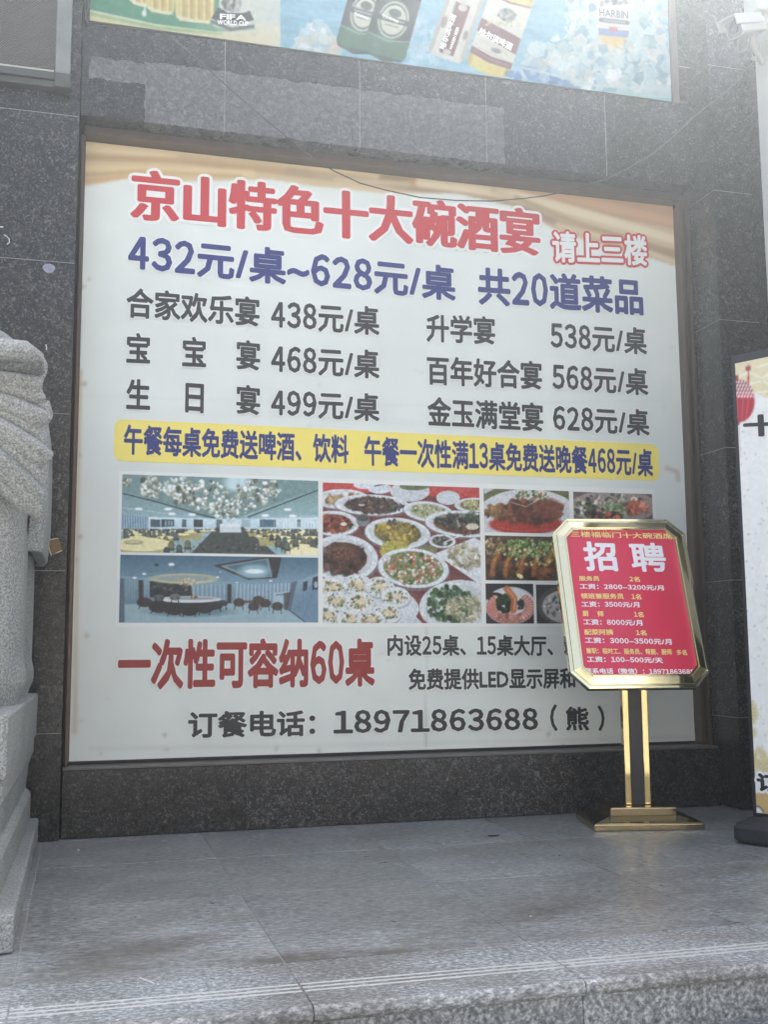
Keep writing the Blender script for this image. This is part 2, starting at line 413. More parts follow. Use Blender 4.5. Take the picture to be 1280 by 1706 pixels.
    def shards(s, n, cx, cy, rx, ry, cols, r0, r1, ang=0, jit=10, a=.75):
        for _ in range(n):
            q = math.sqrt(RNG.random()); th = RNG.random()*2*math.pi; u, v = q*math.cos(th)*rx, q*math.sin(th)*ry
            x = cx+u*math.cos(ang)-v*math.sin(ang); y = cy+u*math.sin(ang)+v*math.cos(ang); r = RNG.uniform(r0, r1); t0 = RNG.random()*6.28
            pts = [(x+r*RNG.uniform(.5, 1.1)*math.cos(t0+k*6.28/5), y+r*RNG.uniform(.5, 1.1)*math.sin(t0+k*6.28/5)) for k in range(5)]
            c = np.array(cols[RNG.integers(len(cols))], float)+RNG.normal(0, jit)
            s.poly(pts, np.clip(c, 0, 255), a); i = RNG.integers(5)
            s.stroke([pts[i], pts[(i+1) % 5]], 1.3, np.clip(c*(.78 if RNG.random() < .5 else 1.12), 0, 250), .7, 1.2)
    def build(s, name, mat, parent=None, warp=None, thick=0.0):
        P = s.P if warp is None else s.P+warp(s.P)
        v = P.reshape(-1, 3); idx = np.arange(s.nx*s.nz).reshape(s.nz, s.nx)
        f = np.stack([idx[:-1, :-1], idx[:-1, 1:], idx[1:, 1:], idx[1:, :-1]], -1).reshape(-1, 4)
        me = bpy.data.meshes.new(name); me.vertices.add(len(v)); me.vertices.foreach_set('co', v.astype(np.float32).ravel())
        me.loops.add(f.size); me.loops.foreach_set('vertex_index', f.astype(np.int32).ravel())
        me.polygons.add(len(f)); me.polygons.foreach_set('loop_start', np.arange(0, f.size, 4, dtype=np.int32))
        me.polygons.foreach_set('use_smooth', np.ones(len(f), bool)); me.update(calc_edges=True)
        a = me.color_attributes.new('print', 'FLOAT_COLOR', 'POINT')
        im = np.pad(s.img, ((1, 1), (1, 1), (0, 0)), 'edge')
        s.img = (im[1:-1, 1:-1]*4+(im[:-2, 1:-1]+im[2:, 1:-1]+im[1:-1, :-2]+im[1:-1, 2:])*1.5)/10
        c = np.ones((len(v), 4), np.float32); c[:, :3] = s2l(np.clip(s.img, 3, 250)).reshape(-1, 3)
        a.data.foreach_set('color', c.ravel())
        return link(name, me, mat, parent)

# ------------------------------------------------------------------ lettering
_glyph = {}; _one = {}
def one(ch, res=2):
    if ch in _one: return _one[ch]
    cu = bpy.data.curves.new('lettering', 'FONT'); cu.body = ch; cu.resolution_u = res
    o = bpy.data.objects.new('lettering', cu); COL.objects.link(o)
    dg = bpy.context.evaluated_depsgraph_get(); me = bpy.data.meshes.new_from_object(o.evaluated_get(dg))
    n = len(me.vertices); co = np.empty(n*3, np.float32); me.vertices.foreach_get('co', co); co = co.reshape(-1, 3)[:, :2]
    me.calc_loop_triangles(); t = np.empty(len(me.loop_triangles)*3, np.int32); me.loop_triangles.foreach_get('vertices', t)
    bpy.data.objects.remove(o); bpy.data.curves.remove(cu); bpy.data.meshes.remove(me)
    # overlapping strokes of a character are merged into one flat sheet
    t = t.reshape(-1, 3); A = co[t[:, 0]].astype(float); B = co[t[:, 1]].astype(float); C_ = co[t[:, 2]].astype(float)
    cr = (B[:, 0]-A[:, 0])*(C_[:, 1]-A[:, 1])-(B[:, 1]-A[:, 1])*(C_[:, 0]-A[:, 0]); ok = np.abs(cr) > 1e-8
    A, B, C_, t = A[ok], B[ok], C_[ok], t[ok]
    ed = sorted({tuple(sorted((int(f[k]), int(f[(k+1) % 3])))) for f in t for k in range(3)})
    r_ = delaunay_2d_cdt([Vector((float(a), float(b))) for a, b in co], ed, [], 0, 1e-5, False)
    co = np.array([(a.x, a.y) for a in r_[0]]); q = np.array([f for f in r_[2] if len(f) == 3], np.int32); G = co[q].mean(1)[:, None, :]
    sg_ = lambda P, Q: (Q[None, :, 0]-P[None, :, 0])*(G[..., 1]-P[None, :, 1])-(Q[None, :, 1]-P[None, :, 1])*(G[..., 0]-P[None, :, 0])
    d1, d2, d3 = sg_(A, B), sg_(B, C_), sg_(C_, A)
    ins = (((d1 > 0) & (d2 > 0) & (d3 > 0)) | ((d1 < 0) & (d2 < 0) & (d3 < 0))).any(1)
    t = q[ins]
    _one[ch] = (co, t); return _one[ch]
def glyphs(body):
    """ink of one line: full-width characters on a square, figures and letters set close"""
    if body in _glyph: return _glyph[body]
    vs, fs, x, n = [], [], 0.0, 0
    for ch in body:
        if ch == ' ': x += .3; continue
        if ch == '　': x += 1.0; continue
        wide = ord(ch) > 0x2e00
        c, t = one(chr(ord(ch)+0xFEE0) if ch.isdigit() else ch); c = c.copy()
        if ch.isdigit():
            w_ = c[:, 0].max()-c[:, 0].min(); k = .46/max(w_, .40) if ch != '1' else 1.0
            c[:, 0] = (c[:, 0]-(c[:, 0].max()+c[:, 0].min())/2)*k+.29; c[:, 1] = (c[:, 1]-c[:, 1].min())*1.08-.02; ad = .585
        elif wide: ad = 1.0
        else:
            w_ = c[:, 0].max()-c[:, 0].min(); c[:, 0] += .05-c[:, 0].min(); ad = w_+.10
        vs.append(c+np.array([x, 0])); fs.append(t+n); n += len(c); x += ad
    _glyph[body] = (np.concatenate(vs), np.concatenate(fs)); return _glyph[body]
def lettering(body, quad, plane, mat, parent, bx=.03, by=None, out=0.0, out_mat=None, lift=.0025, warp=None, name='lettering', slant=0.0, n=10, mids=False):
    """one line of print; quad = photo points LT, LB, RT, RB of its ink, carried on to the plane (O, U, V, normal)"""
    O, U, V, NN = [np.array(a, float) for a in plane]
    q = [ray(p, O, NN)-O for p in quad]; q = [(float(a@U), float(a@V)) for a in q]
    x0, x1 = (q[0][0]+q[1][0])/2, (q[2][0]+q[3][0])/2
    co, tri = glyphs(body); by = bx if by is None else by
    lo, hi = co.min(0), co.max(0); em = 1.0
    gx, gy = hi[0]-lo[0], hi[1]-lo[1]
    sx = (x1-x0)/(gx+2*bx*em); u = (co[:, 0]-lo[0])/gx
    zb = q[1][1]*(1-u)+q[3][1]*u; zt = q[0][1]*(1-u)+q[2][1]*u
    hh = float(np.mean(zt-zb)); sy = hh/(gy+2*by*em)
    X = x0+bx*sx+(co[:, 0]-lo[0])*sx; Z = zb+by*sy+(co[:, 1]-lo[1])*sy
    X = X+slant*(Z-zb)
    W0 = None if warp is None else warp(O+np.outer(X, U)+np.outer(Z, V))
    def pack(rings, nm, mt, base, par):
        vs, fs = [], []
        for k, (dx, dz) in enumerate(rings):
            P = O+np.outer(X+dx, U)+np.outer(Z+dz, V)
            if warp is not None: P = P+W0
            P = P-NN*(base+k*.00005); vs.append(P); fs.append(tri+len(co)*k)
        v = np.concatenate(vs); f = np.concatenate(fs)
        me = bpy.data.meshes.new(nm); me.vertices.add(len(v)); me.vertices.foreach_set('co', v.astype(np.float32).ravel())
        me.loops.add(f.size); me.loops.foreach_set('vertex_index', f.astype(np.int32).ravel())
        me.polygons.add(len(f)); me.polygons.foreach_set('loop_start', np.arange(0, f.size, 3, dtype=np.int32)); me.update(calc_edges=True)
        return link(nm, me, mt, par)
    ring = [(bx*sx*math.cos(a), by*sy*math.sin(a)) for a in (2*math.pi*k/n for k in range(n))]+[(0, 0)]
    if mids: ring += [(.5*a, .5*b) for a, b in ring[:n:2]]
    o = pack(ring, name, mat, lift+(.0016 if out else .0002), parent)
    if out:
        n2 = 16; r2 = [((bx*sx+out)*math.cos(a), (by*sy+out)*math.sin(a)) for a in (2*math.pi*k/n2 for k in range(n2))]
        r2 += [((bx*sx+out*.5)*math.cos(a), (by*sy+out*.5)*math.sin(a)) for a in (2*math.pi*k/8 for k in range(8))]
        pack(r2, 'outline', out_mat, lift, o)
    return o

# ------------------------------------------------------------------ the big banner
def bwarp(P):
    x, z = P[..., 0], P[..., 2]
    d = .0045*np.sin(2.1*x+.8*np.sin(1.3*z))*np.cos(1.2*z+.5)
    k = np.clip((.50-z)/.16, 0, 1)**2; d = d-.004*k*(1+.8*np.sin(6*x))
    o = np.zeros(P.shape); o[..., 1] = d-.004; return o
ban = empty('price_banner', (1.76, 0, .34), 'big white vinyl banner of banquet prices with red headline, yellow strip and food photos', 'banner')
m = MB()
for (x0, x1, y0, y1, z0, z1) in ((-.021, -.004, -.07, .02, .335, 3.612), (3.524, 3.548, -.075, .02, .335, 3.66), (-.004, 3.524, -.085, .02, 3.612, 3.66), (3.556, 3.578, -.10, .02, .335, 3.66)):
    m.box(x0, x1, y0, y1, z0, z1)
m.build('frame', M_BRONZE, ban, bevel=.003)
m = MB(); m.box(-.03, 3.578, .012, .04, .335, 3.66); m.build('backing_board', M_BLACK, ban)
BZ = .352
p = Print((0, 0, BZ), (1, 0, 0), (0, 0, 1), 3.521, 3.609-BZ, .011, white=(224, 230, 224))
top = p.mpoly([(100, 150), (100, 312), (150, 309), (215, 297), (310, 303), (450, 299), (520, 310), (640, 322), (760, 322), (865, 346), (925, 384), (1010, 412), (1080, 428), (1180, 462), (1180, 250)])
p.put(top, (206, 184, 146))
for pts, wd, col, a in (
    ([(130, 243), (400, 268), (640, 300)], 16, (222, 204, 166), .8), ([(130, 262), (300, 268), (520, 292)], 10, (176, 142, 98), .7),
    ([(130, 280), (260, 284), (420, 290)], 12, (222, 200, 150), .8), ([(130, 292), (230, 286), (400, 294)], 5, (180, 146, 96), .7),
    ([(130, 303), (220, 295), (300, 298)], 6, (206, 160, 104), .8), ([(300, 262), (460, 280), (640, 300)], 7, (190, 164, 128), .6), ([(480, 287), (640, 306), (830, 334), (930, 374), (1130, 442)], 13, (172, 148, 116), .8), ([(640, 300), (830, 326), (930, 366), (1130, 432)], 20, (156, 132, 104), .85),
    ([(560, 300), (760, 312), (880, 340), (1000, 390), (1150, 448)], 8, (206, 188, 150), .8), ([(700, 292), (900, 318), (1130, 360)], 44, (188, 146, 112), .9),
    ([(760, 300), (930, 325), (1130, 372)], 14, (206, 166, 128), .8), ([(700, 304), (860, 325), (960, 352), (1130, 402)], 15, (228, 214, 182), .9),
    ([(820, 318), (950, 362), (1130, 412)], 7, (204, 186, 148), .9), ([(860, 330), (980, 380), (1140, 425)], 8, (172, 144, 104), .9),
    ([(930, 375), (1030, 404), (1140, 442)], 9, (218, 200, 162), .8)):
    p.stroke(pts, wd, col, a, 5.0, clip=top)
p.grain(3, .5); p.grain(1.6, .12)
# dirt: rusty tide mark down the left hem, a few scuffs and a water stain
p.stroke([(133, 620), (128, 900), (124, 1220)], 7, (188, 168, 132), .55, 4)
for q in range(16):
    x, y = RNG.uniform(140, 1120), RNG.uniform(430, 1240)
    p.stroke([(x, y), (x+RNG.uniform(-26, 26), y+RNG.uniform(-8, 14))], 2.2, (186, 186, 178), .4, 2)
for q in range(22):
    x, y = (RNG.uniform(118, 150), RNG.uniform(450, 1250)) if q < 10 else (RNG.uniform(130, 1150), RNG.uniform(1222, 1258))
    p.ell(x, y, RNG.uniform(2, 5), RNG.uniform(1.5, 4), (150, 140, 118), RNG.uniform(0, 3), .5, 2)
p.stroke([(150, 1247), (500, 1243), (1150, 1228)], 5, (196, 198, 192), .4, 5)
p.stroke([(712, 1000), (710, 1100), (709, 1245)], 1.6, (150, 146, 136), .5, 1.5)
p.stroke([(1110, 780), (1128, 786), (1130, 800)], 7, (182, 170, 148), .6, 3)
p.stroke([(140, 660), (600, 676), (1110, 668)], 3, (214, 219, 217), .5, 3)
p.build('sheet', M_VINYL, ban, warp=bwarp)
BP = ((0, 0, 0), (1, 0, 0), (0, 0, 1), (0, 1, 0))
def bl(body, mat, quad, **k):
    k.setdefault('out', .006); k.setdefault('out_mat', M_WHITE)
    return lettering(body, quad, BP, mat, ban, warp=bwarp, **k)
h = bl('京山特色十大碗酒宴', M_RED, [(217, 281), (217, 366), (900, 350), (900, 428)], bx=.052, by=.022, out=.017, n=14, mids=True); h['label'] = 'large red headline'
# a thin grey-green shade line printed round the headline's white edge
lettering('京山特色十大碗酒宴', [(217, 281), (217, 366), (900, 350), (900, 428)], BP, plain('print_pale_grey', L(190, 200, 196), .45), ban, warp=bwarp, bx=.052, by=.022, lift=-.0008, out=.021, out_mat=plain('print_edge_grey', L(186, 198, 194), .45), n=14)
h = bl('请上三楼', M_WHITE, [(920, 384), (920, 437), (1078, 394), (1078, 444)], bx=.03, out=.014, out_mat=M_RED); h['label'] = 'white lettering with red edge'
for body, quad in (('432元/桌~628元/桌', [(213, 396), (213, 452), (759, 438), (759, 503)]), ('共20道菜品', [(796, 444), (796, 508), (1071, 466), (1071, 527)])):
    bl(body, M_BLUE, quad, bx=.034)
GL = [('合家欢乐宴', (210, 478), (210, 530), (432, 497), (432, 546)), ('438元/桌', (451, 500), (451, 549), (632, 512), (632, 560)),
 ('升学宴', (710, 522), (710, 570), (825, 528), (825, 575)), ('538元/桌', (917, 537), (917, 582), (1077, 546), (1077, 592)),
 ('宝', (210, 554), (210, 605), (250, 557), (250, 607)), ('宝', (303, 561), (303, 611), (343, 563), (343, 613)), ('宴', (393, 566), (393, 616), (433, 569), (433, 619)), ('468元/桌', (451, 575), (451, 623), (632, 583), (632, 632)),
 ('百年好合宴', (711, 592), (711, 641), (903, 602), (903, 650)), ('568元/桌', (920, 606), (920, 651), (1079, 614), (1079, 660)),
 ('生', (210, 631), (210, 682), (250, 634), (250, 684)), ('日', (308, 639), (308, 688), (339, 640), (339, 690)), ('宴', (393, 641), (393, 690), (433, 643), (433, 693)), ('499元/桌', (451, 649), (451, 695), (632, 655), (632, 703)),
 ('金玉满堂宴', (712, 661), (712, 710), (905, 671), (905, 720)), ('628元/桌', (921, 675), (921, 719), (1081, 682), (1081, 727))]
for b, *quad in GL: bl(b, M_GREY, quad, bx=.030)
# yellow strip with rounded corners
m = MB(); x0, x1, z0, z1, rr = .183, 3.352, 1.879, 2.101, .045; ring = []
for cx, cz, a0 in ((x1-rr, z1-rr, 0), (x0+rr, z1-rr, 90), (x0+rr, z0+rr, 180), (x1-rr, z0+rr, 270)):
    for k in range(7): a = R(a0+15*k); ring.append((cx+rr*math.cos(a), cz+rr*math.sin(a)))
xs = np.linspace(x0+rr, x1-rr, 40)
ring = ring[:7]+[(x, z1) for x in xs[::-1][1:-1]]+ring[7:21]+[(x, z0) for x in xs[1:-1]]+ring[21:]
nn = len(ring); P = np.array([(a, 0, b) for a, b in ring]); P = P+bwarp(P); 
half = [i for i in range(nn)]
vs = [(q[0], q[1]-.0018, q[2]) for q in P]
# strips between the upper and the lower edge keep it on the sheet
ups = sorted([i for i in range(nn) if ring[i][1] > (z0+z1)/2], key=lambda i: ring[i][0]); los = sorted([i for i in range(nn) if ring[i][1] <= (z0+z1)/2], key=lambda i: ring[i][0])
fs = [(los[k], los[k+1], ups[k+1], ups[k]) for k in range(min(len(ups), len(los))-1)]
m.add(vs, fs); m.build('yellow_strip', M_YELLOW, ban)
bl('午餐每桌免费送啤酒、饮料', M_BLUE, [(206, 708), (206, 758), (581, 724), (581, 773)], bx=.032, out=0, lift=.0016)
bl('午餐一次性满13桌免费送晚餐468元/桌', M_BLUE, [(607, 726), (607, 776), (1087, 749), (1087, 795)], bx=.032, out=0, lift=.0016)
h = bl('一次性可容纳60桌', M_DRED, [(196, 1064), (196, 1150), (624, 1063), (624, 1144)], bx=.038, out=.008); h['label'] = 'dark red lettering'
for b, quad in (('内设25桌、15桌大厅、9', [(645, 1057), (645, 1093), (953, 1059), (953, 1093)]), ('免费提供LED显示屏和', [(680, 1113), (680, 1150), (958, 1113), (958, 1147)]),
                ('订餐电话：', [(313, 1185), (313, 1230), (525, 1183), (525, 1226)]), ('18971863688', [(555, 1184), (555, 1222), (896, 1178), (896, 1216)]),
                ('（', [(916, 1173), (916, 1218), (928, 1173), (928, 1218)]), ('熊', [(942, 1177), (942, 1217), (981, 1177), (981, 1217)]), ('）', [(996, 1175), (996, 1218), (1007, 1175), (1007, 1218)])):
    bl(b, M_GREY, quad, bx=.032)

# --- printed photographs on the banner
def pwarp(P):
    o = bwarp(P); o[..., 1] -= .0022; return o
def photo(x0, x1, z0, z1, frame, res=.003):
    return Print((x0, 0, z0), (1, 0, 0), (0, 0, 1), x1-x0, z1-z0, res, frame)
m = MB()
gx, gz = np.linspace(.212, 3.318, 60), np.linspace(1.018, 1.828, 14); GX, GZ = np.meshgrid(gx, gz)
P = np.stack([GX, np.zeros_like(GX), GZ], -1); P = P+bwarp(P); P[..., 1] -= .0012
m.add(P.reshape(-1, 3), [(k*60+i, k*60+i+1, (k+1)*60+i+1, (k+1)*60+i) for k in range(13) for i in range(59)]); m.build('photo_border', M_WHITE, ban, smooth=True)

FR4 = (180, 780, 3.5556)
p = photo(.229, 1.271, 1.404, 1.810, FR4)
p.img[:] = (96, 130, 134); p.vgrad(40, 290, (104, 132, 132), (142, 172, 176))
p.poly([(82, 130), (560, 290), (700, 300), (780, 290), (1250, 110), (1250, 40), (82, 40)], (112, 140, 140))
p.stroke([(82, 150), (300, 205), (540, 275), (640, 300)], 7, (52, 66, 70)); p.stroke([(1250, 128), (1000, 225), (830, 290)], 7, (52, 66, 70))
p.stroke([(82, 236), (640, 306)], 3, (196, 214, 216), .8); p.stroke([(1250, 282), (800, 300)], 3, (196, 214, 216), .8)
p.poly([(70, 275), (640, 300), (840, 300), (1250, 290), (1250, 400), (70, 400)], (150, 178, 190))
for x in range(84, 300, 15): p.stroke([(x, 278+(x-80)*.09), (x+4, 375)], 7, (88, 116, 140), .7)
p.vgrad(285, 366, (206, 222, 228), (176, 200, 208), clip=p.mpoly([(235, 290), (640, 302), (840, 302), (1250, 290), (1250, 372), (235, 372)]))
for x0_, x1_, c in ((250, 308, (52, 66, 76)), (314, 390, (34, 46, 54)), (436, 462, (60, 78, 90)), (505, 560, (44, 48, 50)), (640, 676, (80, 96, 104)), (790, 840, (150, 172, 180)), (898, 912, (60, 72, 78)), (914, 982, (58, 92, 110)), (985, 992, (40, 52, 58)), (1120, 1140, (70, 86, 96))):
    p.poly([(x0_, 304), (x1_, 306), (x1_, 350 if x1_-x0_ < 70 else 345), (x0_, 350)], c, .85)
for x in (334, 352, 370): p.poly([(x, 312), (x+12, 312), (x+12, 342), (x, 342)], (150, 178, 190), .8)
for x in range(1030, 1246, 9): p.stroke([(x, 320), (x, 384)], 4, (236, 240, 238) if (x//9) % 2 else (186, 204, 208), .7)
p.poly([(640, 350), (800, 350), (1000, 515), (480, 515)], (70, 76, 74)); p.poly([(660, 330), (780, 330), (790, 382), (660, 382)], (214, 224, 226), .9)
p.scatter(60, 720, 470, 250, 60, [(84, 90, 88), (104, 110, 106), (60, 66, 66)], 3, 9)
p.stroke([(500, 505), (1060, 505)], 3, (160, 176, 178), .5)
for (cx, cy, rx, ry) in ((190, 372, 120, 10), (470, 384, 95, 10), (880, 372, 60, 8), (985, 402, 110, 14), (1170, 384, 60, 10)):
    p.ell(cx, cy, rx, ry, (214, 208, 160)); p.poly([(cx-rx*.9, cy), (cx+rx*.9, cy), (cx+rx*.8, cy+ry*4.2), (cx-rx*.8, cy+ry*4.2)], (168, 160, 106), .9)
    p.ell(cx, cy, rx, ry, (222, 216, 172))
def chair(x, y, r, c):
    p.stroke([(x-r*.5, y+r*.5), (x-r*.55, y+r*1.5)], max(1.5, r*.14), (44, 50, 52), .9, 2); p.stroke([(x+r*.5, y+r*.5), (x+r*.55, y+r*1.5)], max(1.5, r*.14), (44, 50, 52), .9, 2)
    p.ell(x, y+r*.75, r*.8, r*.32, tuple(v*.62 for v in c), 0, .95, 2); p.ell(x, y, r*.62, r*.82, tuple(v*.75 for v in c), 0, 1, 2); p.ell(x-r*.06, y-r*.06, r*.48, r*.66, c, 0, .9, 3)
CH = [(84, 92, 88), (100, 108, 100), (70, 78, 78), (118, 118, 92), (92, 104, 108)]
for k in range(7):
    t = k/6.0; y = 368+t*t*86; r = 9+t*22
    for side in (0, 1):
        xa, xb = ((84, 640-t*330) if side == 0 else (800+t*215, 1246)); x = xa+r
        n_ = 0
        while x < xb-r*.4:
            if n_ % 4 == 2:
                p.ell(x, y+r*.3, r*2.3, r*.42, (196, 190, 138), 0, 1, 2); p.poly([(x-r*2.1, y+r*.3), (x+r*2.1, y+r*.3), (x+r*1.9, y+r*1.2), (x-r*1.9, y+r*1.2)], (156, 148, 96), .9); p.ell(x, y+r*.18, r*2.25, r*.36, (226, 220, 174), 0, 1, 2); x += r*1.1
            else: chair(x, y+RNG.uniform(-.15, .15)*r, r*RNG.uniform(.85, 1.1), CH[RNG.integers(5)])
            x += r*1.45; n_ += 1
p.ell(200, 460, 180, 48, (176, 170, 118)); p.ell(200, 452, 174, 42, (222, 216, 170)); p.ell(150, 440, 58, 14, (156, 152, 116)); p.ell(150, 437, 46, 9, (190, 186, 146)); p.ell(1165, 502, 112, 36, (196, 188, 142)); p.ell(1165, 496, 106, 29, (230, 222, 180))
for (x, y) in ((372, 458), (420, 478), (470, 452), (345, 492)): chair(x, y, 30, CH[RNG.integers(5)])
for (x, y) in ((1010, 440), (1060, 462), (1110, 438)): chair(x, y, 28, CH[RNG.integers(3)])
for x, y in ((180, 243), (354, 243), (1062, 246), (376, 272), (496, 275), (930, 281), (1092, 284)): p.ell(x, y, 22, 8, (236, 244, 246), soft=5)
p.ell(760, 88, 74, 52, (206, 226, 232), soft=34, a=.8)
FL = [(220, 228, 220), (196, 206, 194), (236, 242, 238), (160, 168, 150), (106, 104, 86), (206, 218, 210)]
p.scatter(60, 250, 110, 60, 70, FL, 8, 20); p.scatter(80, 420, 130, 90, 80, FL, 8, 20); p.scatter(90, 590, 170, 120, 95, FL, 7, 18)
p.scatter(90, 860, 150, 110, 85, FL, 7, 18); p.scatter(80, 710, 245, 110, 60, FL, 6, 14); p.scatter(30, 980, 130, 40, 60, FL[3:], 6, 14); p.scatter(20, 110, 80, 30, 30, FL[3:], 5, 12)
p.img = (p.img-120)*1.12+128; p.grain(6, .007); p.grain(4, .014); o = p.build('printed_photo', M_PHOTO, ban, warp=pwarp); o['label'] = 'photo of a banquet hall with flowers on the ceiling'

p = photo(.228, 1.271, 1.041, 1.390, FR4)
p.vgrad(515, 690, (70, 106, 128), (128, 160, 178)); 
p.poly([(60, 640), (1250, 700), (1250, 930), (60, 930)], (130, 164, 180))
p.vgrad(640, 810, (142, 170, 184), (108, 138, 156), clip=p.mpoly([(60, 650), (250, 675), (700, 690), (1090, 680), (1250, 620), (1250, 900), (1040, 840), (720, 800), (60, 806)]))
p.poly([(60, 806), (740, 800), (1060, 838), (1170, 915), (60, 915)], (152, 182, 192)); p.poly([(1060, 838), (1250, 640), (1250, 915), (1165, 915)], (110, 142, 164))
p.poly([(60, 650), (94, 655), (96, 912), (60, 915)], (82, 108, 122))
for x in range(100, 180, 16): p.stroke([(x, 655), (x, 806)], 5, (94, 122, 138), .6)
p.poly([(178, 662), (208, 665), (208, 806), (180, 806)], (58, 54, 58)); p.poly([(246, 668), (488, 680), (498, 760), (246, 766)], (40, 46, 54)); p.scatter(40, 360, 715, 110, 34, [(70, 78, 88), (50, 58, 66), (88, 92, 98)], 5, 16)
for x in range(505, 705, 13): p.stroke([(x, 692), (x, 778)], 6, (176, 202, 216) if x % 2 else (120, 150, 168), .8)
p.poly([(706, 686), (730, 688), (728, 802), (704, 800)], (56, 50, 52))
for x in range(752, 1085, 11): p.stroke([(x, 690-(x > 1000)*6), (x-3, 800+(x-752)*.09)], 7, (190, 212, 224) if (x//11) % 2 else (124, 154, 174), .8)
p.poly([(978, 738), (1062, 730), (1050, 842), (970, 832)], (168, 192, 204)); p.stroke([(995, 752), (1045, 748)], 4, (60, 76, 88))
p.poly([(1086, 676), (1120, 668), (1080, 845), (1046, 838)], (86, 108, 122)); p.poly([(1040, 740), (1082, 736), (1060, 842), (1040, 836)], (66, 66, 68), .8)
p.poly([(1155, 676), (1182, 668), (1176, 724), (1152, 730)], (50, 62, 72)); p.poly([(1212, 650), (1250, 636), (1250, 715), (1208, 722)], (44, 52, 60)); p.ell(1230, 690, 10, 20, (180, 200, 210))
p.stroke([(1075, 842), (1165, 910)], 5, (48, 60, 70)); p.stroke([(1246, 640), (1150, 900)], 3, (70, 96, 114), .7)
p.poly([(620, 576), (960, 522), (1028, 524), (1000, 650), (830, 662)], (52, 52, 54)); p.poly([(660, 580), (948, 534), (972, 646), (830, 650)], (134, 152, 158)); p.poly([(700, 582), (938, 542), (962, 642), (826, 640)], (84, 116, 130)); p.ell(866, 612, 92, 40, (150, 186, 198), soft=22); p.ell(866, 612, 56, 14, (232, 244, 248), soft=5)
p.ell(446, 656, 194, 30, (214, 208, 158), soft=10); p.ell(446, 654, 172, 21, (150, 166, 162), soft=8); p.scatter(70, 470, 678, 56, 22, [(226, 214, 176), (240, 236, 214), (170, 150, 116)], 2.5, 7)
for x, y, r_ in ((374, 571, 18), (213, 627, 12), (156, 650, 12), (648, 646, 9), (962, 668, 9), (762, 678, 7), (664, 616, 5)): p.ell(x, y, r_, r_*.5, (240, 248, 250), soft=4)
p.ell(286, 574, 14, 8, (40, 60, 76))
p.ell(485, 850, 240, 30, (104, 134, 148), soft=18); p.poly([(290, 780), (680, 780), (640, 840), (330, 850)], (34, 36, 42)); 
p.ell(482, 778, 192, 20, (214, 222, 224), soft=3); p.ell(500, 772, 140, 9, (150, 160, 164), soft=3); p.scatter(22, 505, 762, 26, 8, [(150, 120, 80), (90, 70, 60), (190, 160, 110)], 4, 8)
for (x, y, sx_, c) in ((215, 795, 1.3, (58, 50, 52)), (300, 820, 1.7, (44, 42, 48)), (390, 838, 1.5, (40, 40, 46)), (480, 842, 1.5, (36, 37, 44)), (570, 832, 1.3, (44, 44, 50)), (640, 812, 1.1, (50, 52, 58)), (680, 800, .8, (60, 62, 66)), (300, 768, .9, (86, 92, 96)), (395, 764, .9, (110, 116, 118))):
    p.ell(x, y, 36*sx_, 22*sx_, c, soft=4); p.stroke([(x-18*sx_, y), (x-26*sx_, y+38)], 5, (28, 28, 32)); p.stroke([(x+18*sx_, y), (x+24*sx_, y+38)], 5, (28, 28, 32))
p.ell(860, 792, 70, 9, (86, 84, 84), soft=3)
for (x, y) in ((775, 795), (862, 820), (890, 782), (1002, 818), (930, 800)):
    p.ell(x, y, 34, 25, (78, 66, 62), soft=4); p.stroke([(x-20, y), (x-28, y+42)], 4, (34, 30, 32)); p.stroke([(x+18, y), (x+24, y+44)], 4, (34, 30, 32))
p.grain(4, .012); o = p.build('printed_photo', M_PHOTO, ban, warp=pwarp); o['label'] = 'photo of a blue private dining room'

def dish(p, cx, cy, rx, ry, ang=0, rim=(222, 230, 234), food=None, n=0, cols=(), r0=6, r1=14, fr=.72, dark=(120, 96, 70)):
    p.ell(cx, cy+ry*.10, rx*1.03, ry*1.06, (120, 116, 122), ang, .8, 6); p.ell(cx, cy, rx, ry, rim, ang, 1, 3); p.ell(cx, cy, rx*.86, ry*.84, tuple(c-16 for c in rim), ang, 1, 6)
    p.ell(cx, cy, rx*fr, ry*fr, dark, ang, 1, 5)
    if n: p.scatter(n, cx, cy, rx*fr*.95, ry*fr*.95, cols, r0, r1, (.35, .9), ang)
FR5 = (530, 790, 4.571)
p = photo(1.297, 2.208, 1.037, 1.803, FR5)
p.img[:] = (112, 58, 58); p.scatter(60, 640, 600, 640, 560, [(130, 60, 60), (92, 50, 50), (150, 70, 66)], 30, 70, jit=8)
p.poly([(30, 60), (1260, 90), (1260, 180), (1050, 190), (700, 150), (30, 130)], (196, 72, 68)); p.poly([(760, 540), (920, 540), (900, 600), (700, 600)], (120, 128, 80))
p.ell(700, 130, 150, 80, (206, 212, 216)); p.ell(730, 96, 110, 26, (98, 112, 78)); p.ell(470, 110, 90, 40, (216, 226, 232)); p.stroke([(330, 110), (540, 70)], 8, (50, 50, 54)); p.ell(990, 180, 90, 54, (210, 218, 222)); p.ell(350, 80, 80, 34, (222, 228, 230))
dish(p, 180, 190, 210, 75, 0, n=20, cols=[(186, 156, 106), (150, 112, 72)], r0=20, r1=34, dark=(226, 230, 232))
dish(p, 1190, 235, 150, 55, 0, n=50, cols=[(186, 196, 130), (214, 216, 160)], r0=6, r1=16)
dish(p, 410, 235, 285, 80, .03, n=150, cols=[(86, 62, 54), (62, 44, 42), (122, 96, 84), (70, 52, 48)], r0=10, r1=26, dark=(66, 48, 46))
p.scatter(20, 600, 255, 60, 26, [(40, 62, 46), (52, 80, 56), (130, 70, 110)], 9, 20); p.ell(330, 235, 26, 9, (206, 200, 190))
